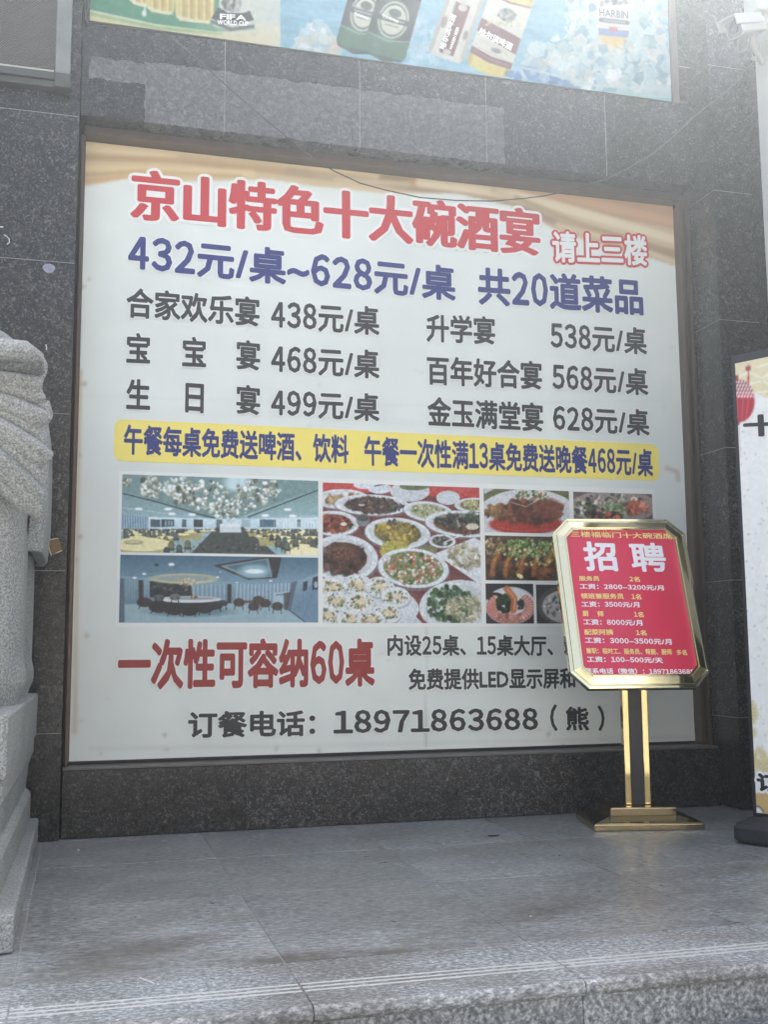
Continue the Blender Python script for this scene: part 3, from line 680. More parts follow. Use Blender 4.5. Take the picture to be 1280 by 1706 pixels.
dish(p, 840, 285, 190, 76, .12, n=150, cols=[(190, 192, 150), (160, 168, 122), (214, 214, 182), (128, 140, 92)], r0=5, r1=15, dark=(166, 168, 128))
dish(p, 1100, 380, 285, 100, .08, n=60, cols=[(60, 52, 46), (92, 72, 56)], r0=10, r1=24, dark=(112, 70, 48), fr=.78)
p.scatter(60, 1040, 350, 140, 44, [(56, 66, 62), (78, 90, 84), (42, 50, 48), (160, 166, 158)], 9, 26, (.2, .6)); p.scatter(46, 1180, 345, 70, 46, [(54, 84, 60), (84, 116, 84), (40, 60, 46)], 10, 24, (.15, .4)); p.ell(1175, 400, 50, 26, (214, 208, 188))
dish(p, 120, 375, 190, 96, .05, n=90, cols=[(156, 74, 50), (120, 52, 40), (196, 112, 72), (90, 44, 36)], r0=9, r1=22, dark=(110, 54, 42)); p.scatter(14, 262, 395, 26, 18, [(46, 78, 52), (220, 220, 214)], 7, 14); p.ell(195, 380, 26, 14, (226, 222, 214))
p.ell(340, 350, 52, 48, (120, 128, 130)); p.ell(340, 336, 44, 24, (74, 76, 80))
dish(p, 605, 450, 250, 118, .08, n=120, cols=[(176, 152, 66), (140, 128, 62), (110, 106, 56), (206, 176, 84), (96, 98, 60)], r0=12, r1=32, dark=(120, 112, 62)); p.scatter(14, 570, 365, 50, 20, [(110, 74, 120), (60, 70, 50)], 7, 15)
dish(p, 190, 640, 265, 178, .05, n=60, cols=[(70, 46, 40), (52, 36, 34), (92, 60, 48)], r0=16, r1=40, dark=(78, 50, 40), fr=.68); p.ell(190, 600, 110, 66, (108, 66, 52), soft=30, a=.7); p.scatter(90, 150, 585, 100, 50, [(120, 76, 60), (60, 42, 40), (150, 104, 84)], 3, 7)
dish(p, 945, 510, 102, 52, .05, n=24, cols=[(60, 66, 58), (110, 120, 90), (196, 200, 190)], r0=8, r1=16, dark=(72, 74, 66)); p.stroke([(960, 520), (1090, 466)], 9, (226, 232, 236))
p.poly([(890, 605), (1190, 482), (1260, 520), (1260, 845), (1200, 820)], (226, 232, 236)); p.scatter(110, 1120, 620, 130, 88, [(206, 198, 166), (176, 168, 132), (224, 220, 196), (150, 146, 112)], 8, 26, (.3, .6), .45)
p.ell(575, 575, 108, 70, (178, 172, 80), -.15, soft=5); p.scatter(40, 575, 560, 95, 55, [(196, 188, 90), (152, 150, 66)], 5, 14)
dish(p, 725, 715, 272, 150, .1, n=260, cols=[(222, 204, 188), (232, 222, 214), (206, 110, 84), (96, 132, 74), (130, 158, 92), (216, 96, 62), (240, 232, 224), (84, 112, 66)], r0=7, r1=19, dark=(120, 140, 90), fr=.84); p.scatter(18, 515, 650, 30, 30, [(214, 200, 220), (232, 226, 238)], 8, 15)
p.ell(300, 980, 470, 190, (216, 224, 228), .12); p.ell(120, 1120, 300, 90, (206, 216, 222))
for (x, y) in ((100, 865), (300, 840), (470, 860), (130, 970), (320, 975), (590, 935), (70, 1080), (250, 1110), (520, 1060), (400, 1110)):
    p.ell(x, y+8, 118, 84, (160, 166, 168), .1, .7, 8); p.ell(x, y, 112, 78, (224, 230, 230), .1, 1, 4); p.scatter(46, x, y, 78, 50, [(196, 178, 122), (150, 160, 104), (222, 206, 160), (170, 126, 76), (110, 128, 84)], 5, 14); p.scatter(12, x, y, 100, 66, [(44, 74, 56), (60, 90, 66)], 4, 8); p.ell(x+10, y-4, 34, 22, (226, 212, 180), soft=8)
p.ell(1060, 1000, 292, 194, (220, 228, 232), -.1); p.ell(1060, 1005, 250, 160, (206, 214, 218), -.1)
p.scatter(150, 1010, 990, 185, 136, [(50, 86, 48), (66, 108, 58), (38, 66, 40), (84, 124, 72)], 10, 26, (.6, 1)); p.scatter(120, 1110, 1020, 135, 100, [(216, 206, 170), (186, 178, 136), (228, 222, 196), (150, 152, 110)], 9, 30, (.2, .5))
p.poly([(620, 1140), (800, 1140), (740, 1080), (640, 1110)], (208, 216, 222)); p.stroke([(832, 850), (826, 1140)], 3, (120, 112, 96), .7)
p.img = p.img*.97+4; p.grain(11, .007); p.grain(6, .012); o = p.build('printed_photo', M_PHOTO, ban, warp=pwarp); o['label'] = 'photo of a table full of dishes'

FR6 = (795, 800, 4.063)
p = photo(2.234, 2.761, 1.550, 1.800, FR6)
p.img[:] = (98, 104, 62); p.ell(340, 250, 350, 190, (206, 212, 214)); p.ell(330, 300, 250, 66, (170, 52, 44), soft=10)
p.scatter(160, 360, 210, 230, 70, [(122, 66, 46), (92, 50, 38), (150, 88, 58), (74, 44, 36)], 14, 40, (.4, .9)); p.scatter(40, 120, 210, 66, 46, [(166, 124, 72), (120, 84, 50)], 10, 26); p.ell(480, 190, 90, 66, (120, 62, 48), soft=26, a=.8)
p.scatter(90, 370, 110, 110, 44, [(84, 116, 66), (190, 86, 60), (206, 190, 160), (96, 130, 80)], 5, 15); p.stroke([(230, 150), (330, 180), (420, 130)], 6, (220, 206, 190), .7, 4)
p.stroke([(140, 320), (300, 345), (500, 330)], 5, (214, 120, 104), .6, 4); p.poly([(45, 50), (120, 60), (60, 90), (45, 90)], (196, 200, 198)); p.grain(10, .007); p.grain(5, .012)
o = p.build('printed_photo', M_PHOTO, ban, warp=pwarp); o['label'] = 'photo of glazed braised meat'
p = photo(2.788, 3.298, 1.556, 1.798, FR6)
p.img[:] = (96, 84, 82); p.ell(920, 180, 300, 110, (150, 138, 130)); p.scatter(150, 910, 165, 230, 70, [(206, 200, 184), (170, 160, 148), (70, 66, 62), (222, 216, 204), (120, 110, 102)], 8, 24, (.3, .8))
p.scatter(40, 730, 200, 70, 60, [(52, 52, 50), (190, 190, 180), (92, 110, 70)], 9, 24); p.scatter(36, 940, 200, 100, 36, [(96, 130, 74), (120, 152, 92), (206, 208, 190)], 12, 34, (.15, .35)); p.scatter(30, 1080, 190, 70, 40, [(180, 92, 70), (206, 120, 96)], 12, 32, (.25, .5)); p.scatter(18, 870, 240, 100, 26, [(196, 98, 70), (52, 48, 46)], 14, 30)
p.grain(10, .007); p.img = (p.img-120)*1.12+128; p.grain(6, .007); p.grain(4, .014); o = p.build('printed_photo', M_PHOTO, ban, warp=pwarp); o['label'] = 'photo of a bowl of sliced meat'
p = photo(2.236, 2.760, 1.278, 1.531, FR6)
p.img[:] = (76, 62, 48); p.scatter(110, 320, 590, 280, 90, [(96, 60, 38), (62, 42, 32), (130, 84, 50), (48, 36, 30)], 16, 40, (.4, .9))
for x in (110, 200, 300, 390, 470): p.stroke([(x+40, 470), (x, 560), (x-10, 640)], 34, (158, 100, 54), .85, 16); p.stroke([(x+34, 480), (x-4, 570)], 9, (206, 150, 92), .6, 8)
p.scatter(150, 330, 460, 200, 66, [(110, 148, 76), (150, 176, 106), (86, 122, 60), (196, 204, 150)], 6, 17); p.scatter(50, 120, 450, 70, 60, [(196, 178, 140), (150, 126, 84)], 6, 16); p.ell(290, 650, 24, 14, (220, 214, 150), .5); p.scatter(14, 380, 550, 130, 40, [(214, 206, 150), (190, 196, 130)], 8, 15)
p.grain(10, .007); p.img = (p.img-120)*1.12+128; p.grain(6, .007); p.grain(4, .014); o = p.build('printed_photo', M_PHOTO, ban, warp=pwarp); o['label'] = 'photo of braised slices under chopped spring onion'
p = photo(2.234, 2.523, 1.034, 1.259, FR6)
p.img[:] = (44, 44, 48); p.ell(225, 850, 172, 128, (206, 210, 212)); p.ell(225, 850, 160, 116, (226, 228, 228)); p.ell(118, 790, 60, 30, (40, 32, 30))
for k in range(26):
    a = math.pi*(-.25+1.5*k/25); p.ell(225+132*math.cos(a), 862+82*math.sin(a), 34, 20, (196, 128, 116), a, soft=3); p.ell(225+132*math.cos(a), 858+82*math.sin(a), 22, 9, (228, 178, 166), a, soft=4)
p.scatter(40, 225, 930, 90, 28, [(206, 140, 126), (228, 184, 172), (180, 104, 96)], 9, 20); p.scatter(60, 190, 830, 56, 56, [(44, 66, 44), (58, 86, 52), (34, 50, 36)], 10, 20, (.7, 1)); p.scatter(20, 290, 840, 24, 30, [(40, 58, 42)], 8, 16)
p.stroke([(200, 735), (250, 800), (245, 880)], 44, (190, 112, 72), .95, 10); p.stroke([(205, 740), (256, 800), (250, 870)], 12, (232, 170, 120), .7, 7); p.grain(5, .01)
o = p.build('printed_photo', M_PHOTO, ban, warp=pwarp); o['label'] = 'photo of a plate of sliced shrimp'
p = photo(2.540, 3.050, 1.034, 1.255, FR6)
p.img[:] = (52, 50, 50); p.ell(600, 850, 190, 140, (84, 80, 78)); p.ell(600, 855, 160, 112, (190, 192, 190), soft=8); p.scatter(60, 590, 850, 140, 90, [(206, 206, 202), (160, 160, 156), (120, 118, 112), (222, 222, 218)], 8, 24); p.scatter(14, 570, 810, 60, 40, [(84, 80, 70), (60, 64, 52)], 6, 14)
p.grain(5, .01); o = p.build('printed_photo', M_PHOTO, ban, warp=pwarp); o['label'] = 'photo of a pale soup in a dark bowl'

# ------------------------------------------------------------------ beer poster above
PY = -.206
bp = empty('beer_poster', (1.72, PY, 4.19), 'blue and green light box poster of beer bottles, cans and mugs above the granite band', 'poster')
p = Print((.004, PY, 4.183), (1, 0, 0), (0, 0, 1), 3.418, .95, .0042, white=(214, 222, 208))
p.vgrad(-700, 160, (96, 160, 204), (150, 200, 216)); p.grain(6, .03, ax=5); p.grain(4, .012, ax=6)
p.vgrad(-700, 200, (206, 218, 206), (222, 222, 196), clip=(p.x < 467).astype(float))
p.put(np.clip((p.x-380)/90, 0, 1)*(p.x < 467)*.5, (190, 214, 222))
p.poly([(100, -600), (100, 5), (150, 16), (260, 40), (360, 53), (430, 50), (300, -80), (467, -600)], (70, 148, 112)); p.poly([(100, -600), (300, -600), (420, -20), (300, -40), (150, -30), (100, -40)], (120, 176, 132), .8)
p.stroke([(100, 12), (160, 25), (260, 46), (370, 57)], 6, (150, 178, 110), .8, 4)
p.poly([(100, 20), (150, 28), (260, 50), (340, 58), (467, 56), (467, 120), (100, 80)], (226, 214, 160)); p.put(np.clip((p.x-300)/160, 0, 1)*(p.x < 467)*(p.y > 40), (226, 222, 196))
def mug(x0, x1, yb):
    xm = (x0+x1)/2; p.poly([(x0-10, -260), (x1+8, -260), (x1, yb-6), (x1-8, yb), (x0+8, yb-5), (x0, yb-14)], (222, 208, 132)); p.vgrad(-260, yb, (240, 226, 150), (206, 186, 110), clip=p.mpoly([(x0+5, -260), (x1-4, -260), (x1-6, yb-6), (x0+6, yb-10)]))
    for x in np.arange(x0+8, x1-2, 13): p.stroke([(x, -240), (x+1, yb-8)], 3, (250, 242, 196), .6, 3); p.stroke([(x+5, -240), (x+6, yb-8)], 3, (176, 152, 84), .5, 3)
    p.stroke([(x0+4, yb-12), (xm, yb-5), (x1-4, yb-3)], 5, (236, 234, 206), .8, 3); p.ell(xm, -262, (x1-x0)*.6, 26, (246, 246, 240))
mug(214, 248, 12); mug(244, 290, 25); mug(292, 356, 40)
p.ell(240, 22, 4, 6, (232, 240, 226)); p.ell(241, 14, 1.5, 6, (232, 240, 226))
# trophy foot
p.poly([(372, -80), (398, -80), (410, 10), (424, 34), (420, 48), (388, 52), (356, 44), (352, 30), (364, 14)], (214, 216, 208)); p.poly([(352, 30), (364, 12), (380, 22), (405, 22), (416, 18), (423, 33), (398, 40), (372, 40)], (56, 62, 60)); p.stroke([(353, 36), (385, 49), (421, 44)], 6, (92, 100, 92), .9, 3); p.scatter(30, 385, 0, 14, 18, [(90, 94, 86), (190, 192, 180), (140, 142, 130)], 3, 7); p.scatter(12, 388, -60, 16, 30, [(190, 170, 96), (226, 206, 130)], 6, 12)
# iceberg and water
p.poly([(470, 92), (506, 60), (524, 32), (545, 40), (560, 66), (570, 88), (560, 110), (470, 100)], (206, 222, 222), .75); p.shards(50, 530, 70, 34, 30, [(226, 232, 226), (176, 206, 216), (206, 214, 206)], 5, 13); p.poly([(540, 95), (556, 62), (572, 80), (560, 100)], (214, 190, 160), .5)
p.poly([(467, 86), (640, 110), (900, 140), (900, 200), (467, 160)], (110, 170, 206), .55); p.shards(60, 690, 95, 60, 34, [(196, 222, 234), (150, 200, 224), (226, 238, 240)], 4, 12, a=.5); p.shards(50, 705, 60, 24, 40, [(176, 214, 230), (206, 230, 238)], 4, 10, a=.5)
def tilted(cx, cy, ang): # local frame: u across, v up the bottle
    c, t = math.cos(ang), math.sin(ang); return lambda u, v: (cx+u*c+v*t, cy+u*t-v*c)
def bottle(cx, cy, hw, ang, glass, dark, neck=190):
    q = tilted(cx, cy, ang)
    body = [q(-hw, 10), q(-hw*.86, 2), q(0, -5), q(hw*.86, 2), q(hw, 10), q(hw, neck), q(hw*.35, neck+70), q(hw*.32, neck+160), q(-hw*.32, neck+160), q(-hw*.35, neck+70), q(-hw, neck)]
    p.poly(body, glass); mk = p.mpoly(body)
    for u, c, a, wd in ((-hw*.9, dark, .8, hw*.35), (hw*.9, dark, .8, hw*.4), (-hw*.45, (230, 240, 230), .25, hw*.25), (hw*.35, dark, .3, hw*.5)):
        p.stroke([q(u, 0), q(u, neck)], wd, c, a, hw*.3, clip=mk)
    return q, mk
for (cx, cy, hw) in ((590, 85, 33), (638, 97, 36)):
    q, mk = bottle(cx, cy, hw, .27, (34, 66, 54), (14, 24, 22)); p.poly([q(-hw, 4), q(hw, 4), q(hw, 34), q(-hw, 34)], (70, 128, 96), .75, clip=mk); p.stroke([q(-hw, 36), q(0, 30), q(hw, 38)], 2.5, (170, 200, 180), .8, 2, clip=mk); p.poly([q(-hw, 40), q(hw, 42), q(hw, 190), q(-hw, 190)], (44, 48, 46), .6, clip=mk)
    x, y = q(0, 66); p.ell(x, y, hw*.72, 32, (196, 206, 190), .27); p.ell(x, y, hw*.62, 28, (52, 62, 56), .27); p.ell(x, y, hw*.58, 25, (214, 218, 196), .27); p.ell(*q(0, 78), hw*.3, 7, (70, 80, 70), .27)
    p.stroke([q(-hw*.7, 66), q(hw*.7, 66)], 9, (50, 60, 56), 1, 1.5); p.stroke([q(-hw*.5, 66), q(hw*.5, 66)], 3.5, (196, 206, 196), .8, 2); p.stroke([q(-hw*.3, 56), q(hw*.3, 56)], 2, (90, 96, 84), .8, 1.5)
q = tilted(742, 96, .33); body = [q(-31, 6), q(-26, -2), q(26, -2), q(31, 6), q(31, 220), q(-31, 220)]; p.poly(body, (222, 220, 206)); mk = p.mpoly(body)
p.stroke([q(-29, 0), q(-29, 220)], 7, (160, 166, 160), .7, 5, clip=mk); p.stroke([q(29, 0), q(29, 220)], 6, (170, 172, 162), .7, 5, clip=mk); p.poly([q(-11, 6), q(12, 6), q(12, 94), q(-11, 94)], (122, 44, 48)); p.stroke([q(-12, 8), q(-12, 94)], 1.5, (60, 40, 40)); p.ell(*q(0, 10), 7, 5, (196, 196, 186), .3); p.ell(*q(1, 88), 8, 6, (206, 204, 192), .3)
p.ell(*q(20, 46), 4, 8, (150, 140, 128), .3); p.ell(*q(-21, 56), 5, 10, (150, 132, 122), .3); p.stroke([q(-25, 8), q(-25, 150)], 1.3, (150, 120, 110), .7, 1.5); p.stroke([q(25, 8), q(25, 150)], 1.0, (150, 120, 110), .6, 1.5)
def bottle2(): return tilted(811, 119, .33)
q = bottle2(); body = [q(-37, 10), q(-31, 0), q(0, -5), q(31, 0), q(37, 10), q(37, 220), q(-37, 220)]; p.poly(body, (228, 208, 112)); mk = p.mpoly(body)
p.stroke([q(-34, 0), q(-34, 220)], 9, (176, 152, 70), .7, 6, clip=mk); p.stroke([q(34, 0), q(34, 220)], 9, (176, 152, 70), .7, 6, clip=mk)
p.poly([q(-37, 26), q(0, 22), q(37, 24), q(37, 124), q(0, 121), q(-37, 124)], (224, 220, 204), 1, clip=mk); p.poly([q(-37, 22), q(0, 15), q(37, 16), q(37, 27), q(0, 26), q(-37, 33)], (118, 50, 54), 1, clip=mk)
p.poly([q(-37, 60), q(0, 50), q(37, 42), q(37, 70), q(0, 76), q(-37, 82)], (124, 46, 52), 1, clip=mk); p.stroke([q(-37, 124), q(0, 121), q(37, 124)], 3, (122, 60, 60), .9, 2, clip=mk)
p.ell(*q(2, 100), 15, 11, (150, 150, 138), .3); p.shards(16, *q(2, 100), 14, 9, [(70, 74, 72), (120, 124, 116), (206, 204, 190)], 2, 4); p.shards(16, *q(0, 84), 30, 5, [(170, 182, 140), (204, 200, 164)], 2, 5); p.ell(*q(4, 38), 9, 4, (110, 110, 104), .3)
for v_ in (48, 44, 34): p.stroke([q(-26, v_), q(24, v_-6)], .9, (150, 150, 140), .6, 1.2)
p.stroke([q(-30, 27), q(0, 21), q(30, 21)], 1.2, (206, 170, 160), .8, 1.2)
# ice heap and the standing bottle
IC = [(206, 226, 222), (176, 206, 210), (226, 236, 230), (140, 178, 194), (190, 216, 214), (214, 214, 206)]
p.poly([(866, 106), (900, 84), (940, 74), (965, 40), (985, -60), (1080, -60), (1100, 40), (1118, 100), (1118, 165), (1000, 150), (870, 128)], (196, 216, 216))
p.poly([(866, 108), (900, 112), (990, 140), (960, 148), (880, 132)], (104, 150, 196), .9); p.shards(40, 920, 135, 70, 14, [(120, 160, 200), (160, 190, 214), (90, 136, 184)], 5, 14, .15)
p.shards(230, 1010, 106, 125, 40, IC, 6, 20, .15); p.shards(120, 968, 30, 26, 70, IC, 5, 15); p.shards(80, 1092, 30, 22, 80, IC, 5, 15)
body = [(1000, 80), (1006, 92), (1034, 94), (1044, 84), (1056, 0), (1056, -160), (1036, -240), (1012, -240), (996, -160), (994, 0)]
p.poly(body, (232, 196, 120)); mk = p.mpoly(body); p.poly([(990, -120), (1060, -120), (1058, 56), (996, 50)], (226, 222, 214), 1, clip=mk); p.poly([(994, 46), (1058, 52), (1056, 64), (996, 58)], (120, 140, 190), 1, clip=mk); p.poly([(1016, 45), (1030, 46), (1030, 53), (1016, 52)], (196, 96, 96))
p.stroke([(1002, 33), (1046, 38)], 7, (84, 88, 96), 1, 2); p.stroke([(1006, 33.5), (1042, 37.5)], 2, (206, 206, 200), .7, 1.5); p.stroke([(1002, 42), (1042, 46)], 1.3, (196, 150, 140), .6, 1.5); p.scatter(14, 1024, 2, 24, 6, [(110, 112, 116), (160, 160, 160)], 3, 6)
p.poly([(980, 80), (1000, 62), (1018, 86), (1000, 110)], (214, 214, 210), .9); p.shards(60, 1000, 98, 50, 16, IC, 4, 13); p.shards(34, 1064, 80, 18, 22, IC, 5, 13)
p.stroke([(870, 112), (990, 142), (1112, 150)], 4, (206, 226, 218), .8, 3); p.stroke([(990, 156), (1115, 160)], 8, (176, 214, 206), .8, 3)
p.img = (p.img-70)*.84+48; p.grain(4, .016); p.build('poster_sheet', M_LIGHTBOX, bp)
m = MB(); m.box(.002, 3.424, PY+.002, -.191, 4.179, 5.135); m.build('light_box', M_ZINCD, bp)
m = MB(); m.box(3.428, 3.470, -.222, -.191, 4.170, 5.15); m.box(-.001, 3.428, -.222, -.191, 5.137, 5.17); m.build('frame', plain('frame_strip', (.16, .12, .10), .45, .4, .3, 12), bp, bevel=.003)
PP = ((0, PY, 0), (1, 0, 0), (0, 0, 1), (0, 1, 0))
M_PB = plain('poster_print_grey', L(70, 76, 84), .4); M_PW = plain('poster_print_white', (.8, .8, .76), .4); M_PM = plain('poster_print_brown', L(60, 52, 50), .4)
lettering('HARBIN', [(999, 14), (999, 27), (1047, 20), (1047, 32)], PP, M_PB, bp, bx=.02)
lettering('FIFA', [(366, 23), (366, 32), (410, 26), (410, 35)], PP, M_PW, bp, bx=.03); lettering('WORLD CUP', [(362, 33), (362, 41), (414, 36), (414, 44)], PP, M_PW, bp, bx=.03)
def plane_tilt(px, ang):
    O = ray(px, (0, PY, 0), (0, 1, 0)); c, t = math.cos(ang), math.sin(ang); return O, np.array([c, 0, -t]), np.array([t, 0, c]), np.array([0, 1.0, 0])
def tiltword(body, px, ang, wid, hei, mat):
    pl = plane_tilt(px, ang); O, U, V, NN = pl
    def fwd(a, b):
        d = O+U*a+V*b-CAM; z = d@_f; return (640+F_PX*(d@_r)/z, 853-F_PX*(d@_u)/z)
    return lettering(body, [fwd(0, hei), fwd(0, 0), fwd(wid, hei), fwd(wid, 0)], pl, mat, bp, bx=.035)
tiltword('哈尔滨啤酒', (797, 57), .36, .215, .050, M_PW)
tiltword('哈尔滨啤酒', (741, 84), -1.24, .235, .036, M_PW); tiltword('HARBIN BEER', (753, 83), -1.24, .15, .018, M_PW)
tiltword('哈尔滨啤酒', (590, 24), .30, .085, .016, M_PW); tiltword('哈尔滨啤酒', (636, 27), .30, .10, .018, M_PW)

# ------------------------------------------------------------------ gold sign stand
YS, TILT, BW, BH = .153, .343, .738, .952
BC = np.array([2.802, -.62, 1.139]); U_ = np.array([math.cos(YS), -math.sin(YS), 0]); NB = np.array([math.sin(YS), math.cos(YS), 0])
V_ = np.array([0, 0, 1])*math.cos(TILT)+NB*math.sin(TILT); N_ = np.cross(U_, V_)   # N_ points to the front
N_ = -N_ if N_ @ NB > 0 else N_
sg = empty('sign_stand', (2.80, -.60, 0), 'gold framed lobby sign stand with a tilted red recruitment poster on a black post', 'sign')
U2 = np.array([math.cos(.22), -math.sin(.22), 0]); N2 = np.array([math.sin(.22), math.cos(.22), 0]); Z = np.array([0, 0, 1.0]); BO = np.array([2.815, -.60, 0])
def rect(O, a, b, z, c=0): return [O+U2*x+N2*y+Z*z for x, y in ((-a, -b), (a, -b), (a, b), (-a, b))]
m = MB(); m.loops([rect(BO, .275, .21, .001), rect(BO, .275, .21, .030), rect(BO, .268, .203, .036), rect(BO, .185, .125, .055), rect(BO, .170, .115, .058)]); m.build('base', M_GOLDB, sg, bevel=.003)
m = MB(); m.loops([rect(BO, .168, .112, .0585), rect(BO, .168, .112, .094), rect(BO, .163, .107, .099)]); m.build('base_block', M_GOLDB, sg, bevel=.002)
ztop = 1.02
m = MB(); m.obox(BO, U2, N2, Z, -.033, .033, -.022, .022, .0995, ztop); m.build('post', M_BLACK, sg, bevel=.002)
for s_ in (-1, 1):
    m = MB(); a, b = sorted((s_*.0335, s_*.066)); m.obox(BO, U2, N2, Z, a, b, -.026, .026, .0995, ztop); m.build('post_trim', M_GOLDP, sg, bevel=.004)
def octo(d, lift):
    a, b, c = BW/2-d, BH/2-d, .088-d*.5858; 
    return [BC+U_*x+V_*y+N_*lift for x, y in ((-a+c, -b), (a-c, -b), (a, -b+c), (a, b-c), (a-c, b), (-a+c, b), (-a, b-c), (-a, -b+c))]
m = MB(); m.loops([octo(.0, -.03), octo(.0, -.004), octo(.003, .0), octo(.013, .002), octo(.016, -.004), octo(.021, -.004), octo(.024, .002), octo(.058, .013), octo(.061, .006), octo(.064, .006), octo(.066, .010), octo(.071, .010), octo(.073, -.006)], cap0=True, cap1=False); m.build('frame', M_GOLD, sg)
m = MB(); m.loops([octo(.071, -.010), octo(.071, -.0045)], True, True); m.build('poster', M_POSTER, sg)
m = MB(); m.obox(BC, U_, V_, N_, -.075, .075, -.40, .20, -.075, -.031); m.build('bracket', M_BLACK, sg, bevel=.004)
SPL = (BC-N_*.0043, U_, V_, -N_)
def c9(*pts): return [(900+x/4.267, 850+y/4.267) for x, y in pts]
for b, mt, bx, q in (
 ('三楼福临门十大碗酒席', M_PGOLD, .022, ((218, 150), (218, 190), (945, 165), (945, 207))), ('招', M_PWHITE, .032, ((303, 222), (320, 432), (535, 225), (560, 436))), ('聘', M_PWHITE, .026, ((633, 228), (655, 438), (890, 235), (900, 440))),
 ('服务员', M_PGOLD, .028, ((277, 466), (280, 502), (422, 470), (425, 503))), ('2名', M_PGOLD, .028, ((636, 472), (638, 508), (710, 472), (712, 510))), ('工资：2800–3200元/月', M_PWHITE, .032, ((283, 525), (286, 560), (880, 530), (882, 572))),
 ('领班兼服务员', M_PGOLD, .028, ((290, 590), (292, 630), (595, 592), (598, 632))), ('1名', M_PGOLD, .028, ((650, 596), (652, 634), (720, 596), (722, 636))), ('工资：3500元/月', M_PWHITE, .032, ((295, 650), (298, 688), (707, 650), (709, 692))),
 ('厨', M_PGOLD, .028, ((303, 715), (305, 755), (346, 715), (348, 755))), ('师', M_PGOLD, .028, ((410, 717), (412, 757), (453, 717), (455, 757))), ('1名', M_PGOLD, .028, ((668, 722), (670, 760), (737, 722), (739, 762))), ('工资：8000元/月', M_PWHITE, .032, ((308, 775), (311, 815), (728, 778), (730, 822))),
 ('配菜阿姨', M_PGOLD, .028, ((315, 845), (318, 888), (520, 848), (522, 888))), ('1名', M_PGOLD, .028, ((682, 852), (684, 890), (757, 852), (759, 892))), ('工资：3000–3500元/月', M_PWHITE, .032, ((320, 905), (323, 945), (936, 912), (938, 957))),
 ('兼职：临时工、服务员、帮厨、厨师', M_PGOLD, .026, ((328, 978), (331, 1020), (938, 988), (940, 1030))), ('多名', M_PGOLD, .03, ((972, 992), (974, 1030), (1045, 992), (1047, 1032))), ('工资：100–500元/天', M_PWHITE, .032, ((333, 1040), (337, 1080), (873, 1045), (875, 1088))),
 ('联系电话（微信）：18971863688', M_PWHITE, .03, ((318, 1122), (322, 1163), (1098, 1128), (1098, 1170)))):
    lettering(b, c9(*q), SPL, mt, sg, bx=bx, lift=.0006, n=8)

# ------------------------------------------------------------------ white display board on a black base, right edge
DD = np.array([.479, -.878, 0]); DN = np.array([.878, .479, 0])           # along the board, and behind it
ds = empty('display_board', (3.3, -1.5, 0), 'tall white display board with a red lantern print on a black plastic base', 'display board')
A0 = np.array([2.945, -1.222, 0.0])
def rrect(u0, u1, v0, v1, r_, z, n=6):
    out = []
    for cu, cv, a0 in ((u1-r_, v1-r_, 0), (u0+r_, v1-r_, 90), (u0+r_, v0+r_, 180), (u1-r_, v0+r_, 270)):
        for k in range(n+1): a = R(a0+90*k/n); out.append(A0+DD*(cu+r_*math.cos(a))+DN*(cv+r_*math.sin(a))+Z*z)
    return out
m = MB(); m.loops([rrect(.02, .93, .02, .27, .05, .002), rrect(0, .95, 0, .29, .06, .02), rrect(0, .95, 0, .29, .06, .072), rrect(.012, .938, .012, .278, .055, .088), rrect(.05, .90, .045, .245, .045, .104), rrect(.052, .898, .047, .243, .045, .112), rrect(.13, .82, .07, .22, .035, .122)])
m.build('base', M_PLASTIC, ds, smooth=False, bevel=.004)
B0 = A0+DD*.07+DN*.10
m = MB(); m.obox(B0, DD, DN, Z, 0, .80, 0, .035, .118, 2.30); m.build('frame', M_BLACK, ds, bevel=.003)
BO2 = B0-DN*.0015+DD*.020+Z*.135
p = Print(BO2, DD, (0, 0, 1), .76, 2.125, .0045, white=(238, 240, 238))
p.poly([(1215, 300), (4000, -300), (4000, 560), (1700, 640), (1400, 690), (1310, 690), (1290, 668), (1268, 658), (1240, 650), (1215, 640)], (226, 214, 170), .9)
for pts in ([(1228, 628), (1250, 620), (1270, 630), (1300, 612)], [(1250, 640), (1272, 634), (1290, 645), (1330, 630)], [(1262, 612), (1280, 606), (1320, 598)], [(1256, 655), (1280, 652), (1330, 668)]): p.stroke(pts, 3.2, (242, 240, 222), .9, 2)
for k in range(12): a = k*math.pi/6; p.stroke([(1274+4*math.cos(a), 672+4*math.sin(a)), (1274+11*math.cos(a), 672+14*math.sin(a))], 1.3, (244, 244, 236), .9, 1.2)
p.stroke([(1248, 608), (1248, 636)], 1.5, (160, 60, 66)); p.poly([(1243, 611), (1252, 610), (1251, 617), (1244, 618)], (160, 60, 66)); p.stroke([(1248, 628), (1247, 642)], 3, (186, 70, 76))
p.ell(1236, 670, 23, 37, (214, 214, 206), soft=6, a=.6); p.ell(1233, 668, 25, 35, (176, 40, 58), soft=2)
for u in (-14, -4, 6, 15): p.stroke([(1233+u*.8, 640), (1233+u, 668), (1233+u*.7, 698)], 1.6, (214, 110, 118), .8, 1.4)
lm = p.mell(1233, 668, 25, 35); p.put(lm*(p.y < 654), (126, 36, 44))
for x in range(1222, 1262, 5):
    for y in range(636, 664, 6): p.ell(x+(y//6 % 2)*2.5, y, 1.7, 3.0, (240, 232, 226), .3, 1, 1.2, clip=lm)
p.poly([(1222, 626), (1231, 625), (1231, 634), (1222, 636)], (150, 40, 50)); p.poly([(1224, 700), (1233, 699), (1233, 708), (1224, 709)], (140, 40, 50)); p.stroke([(1231, 712), (1235, 760)], 5, (206, 196, 190), .5, 3); p.poly([(1226, 728), (1230, 728), (1231, 762), (1227, 762)], (44, 40, 46))
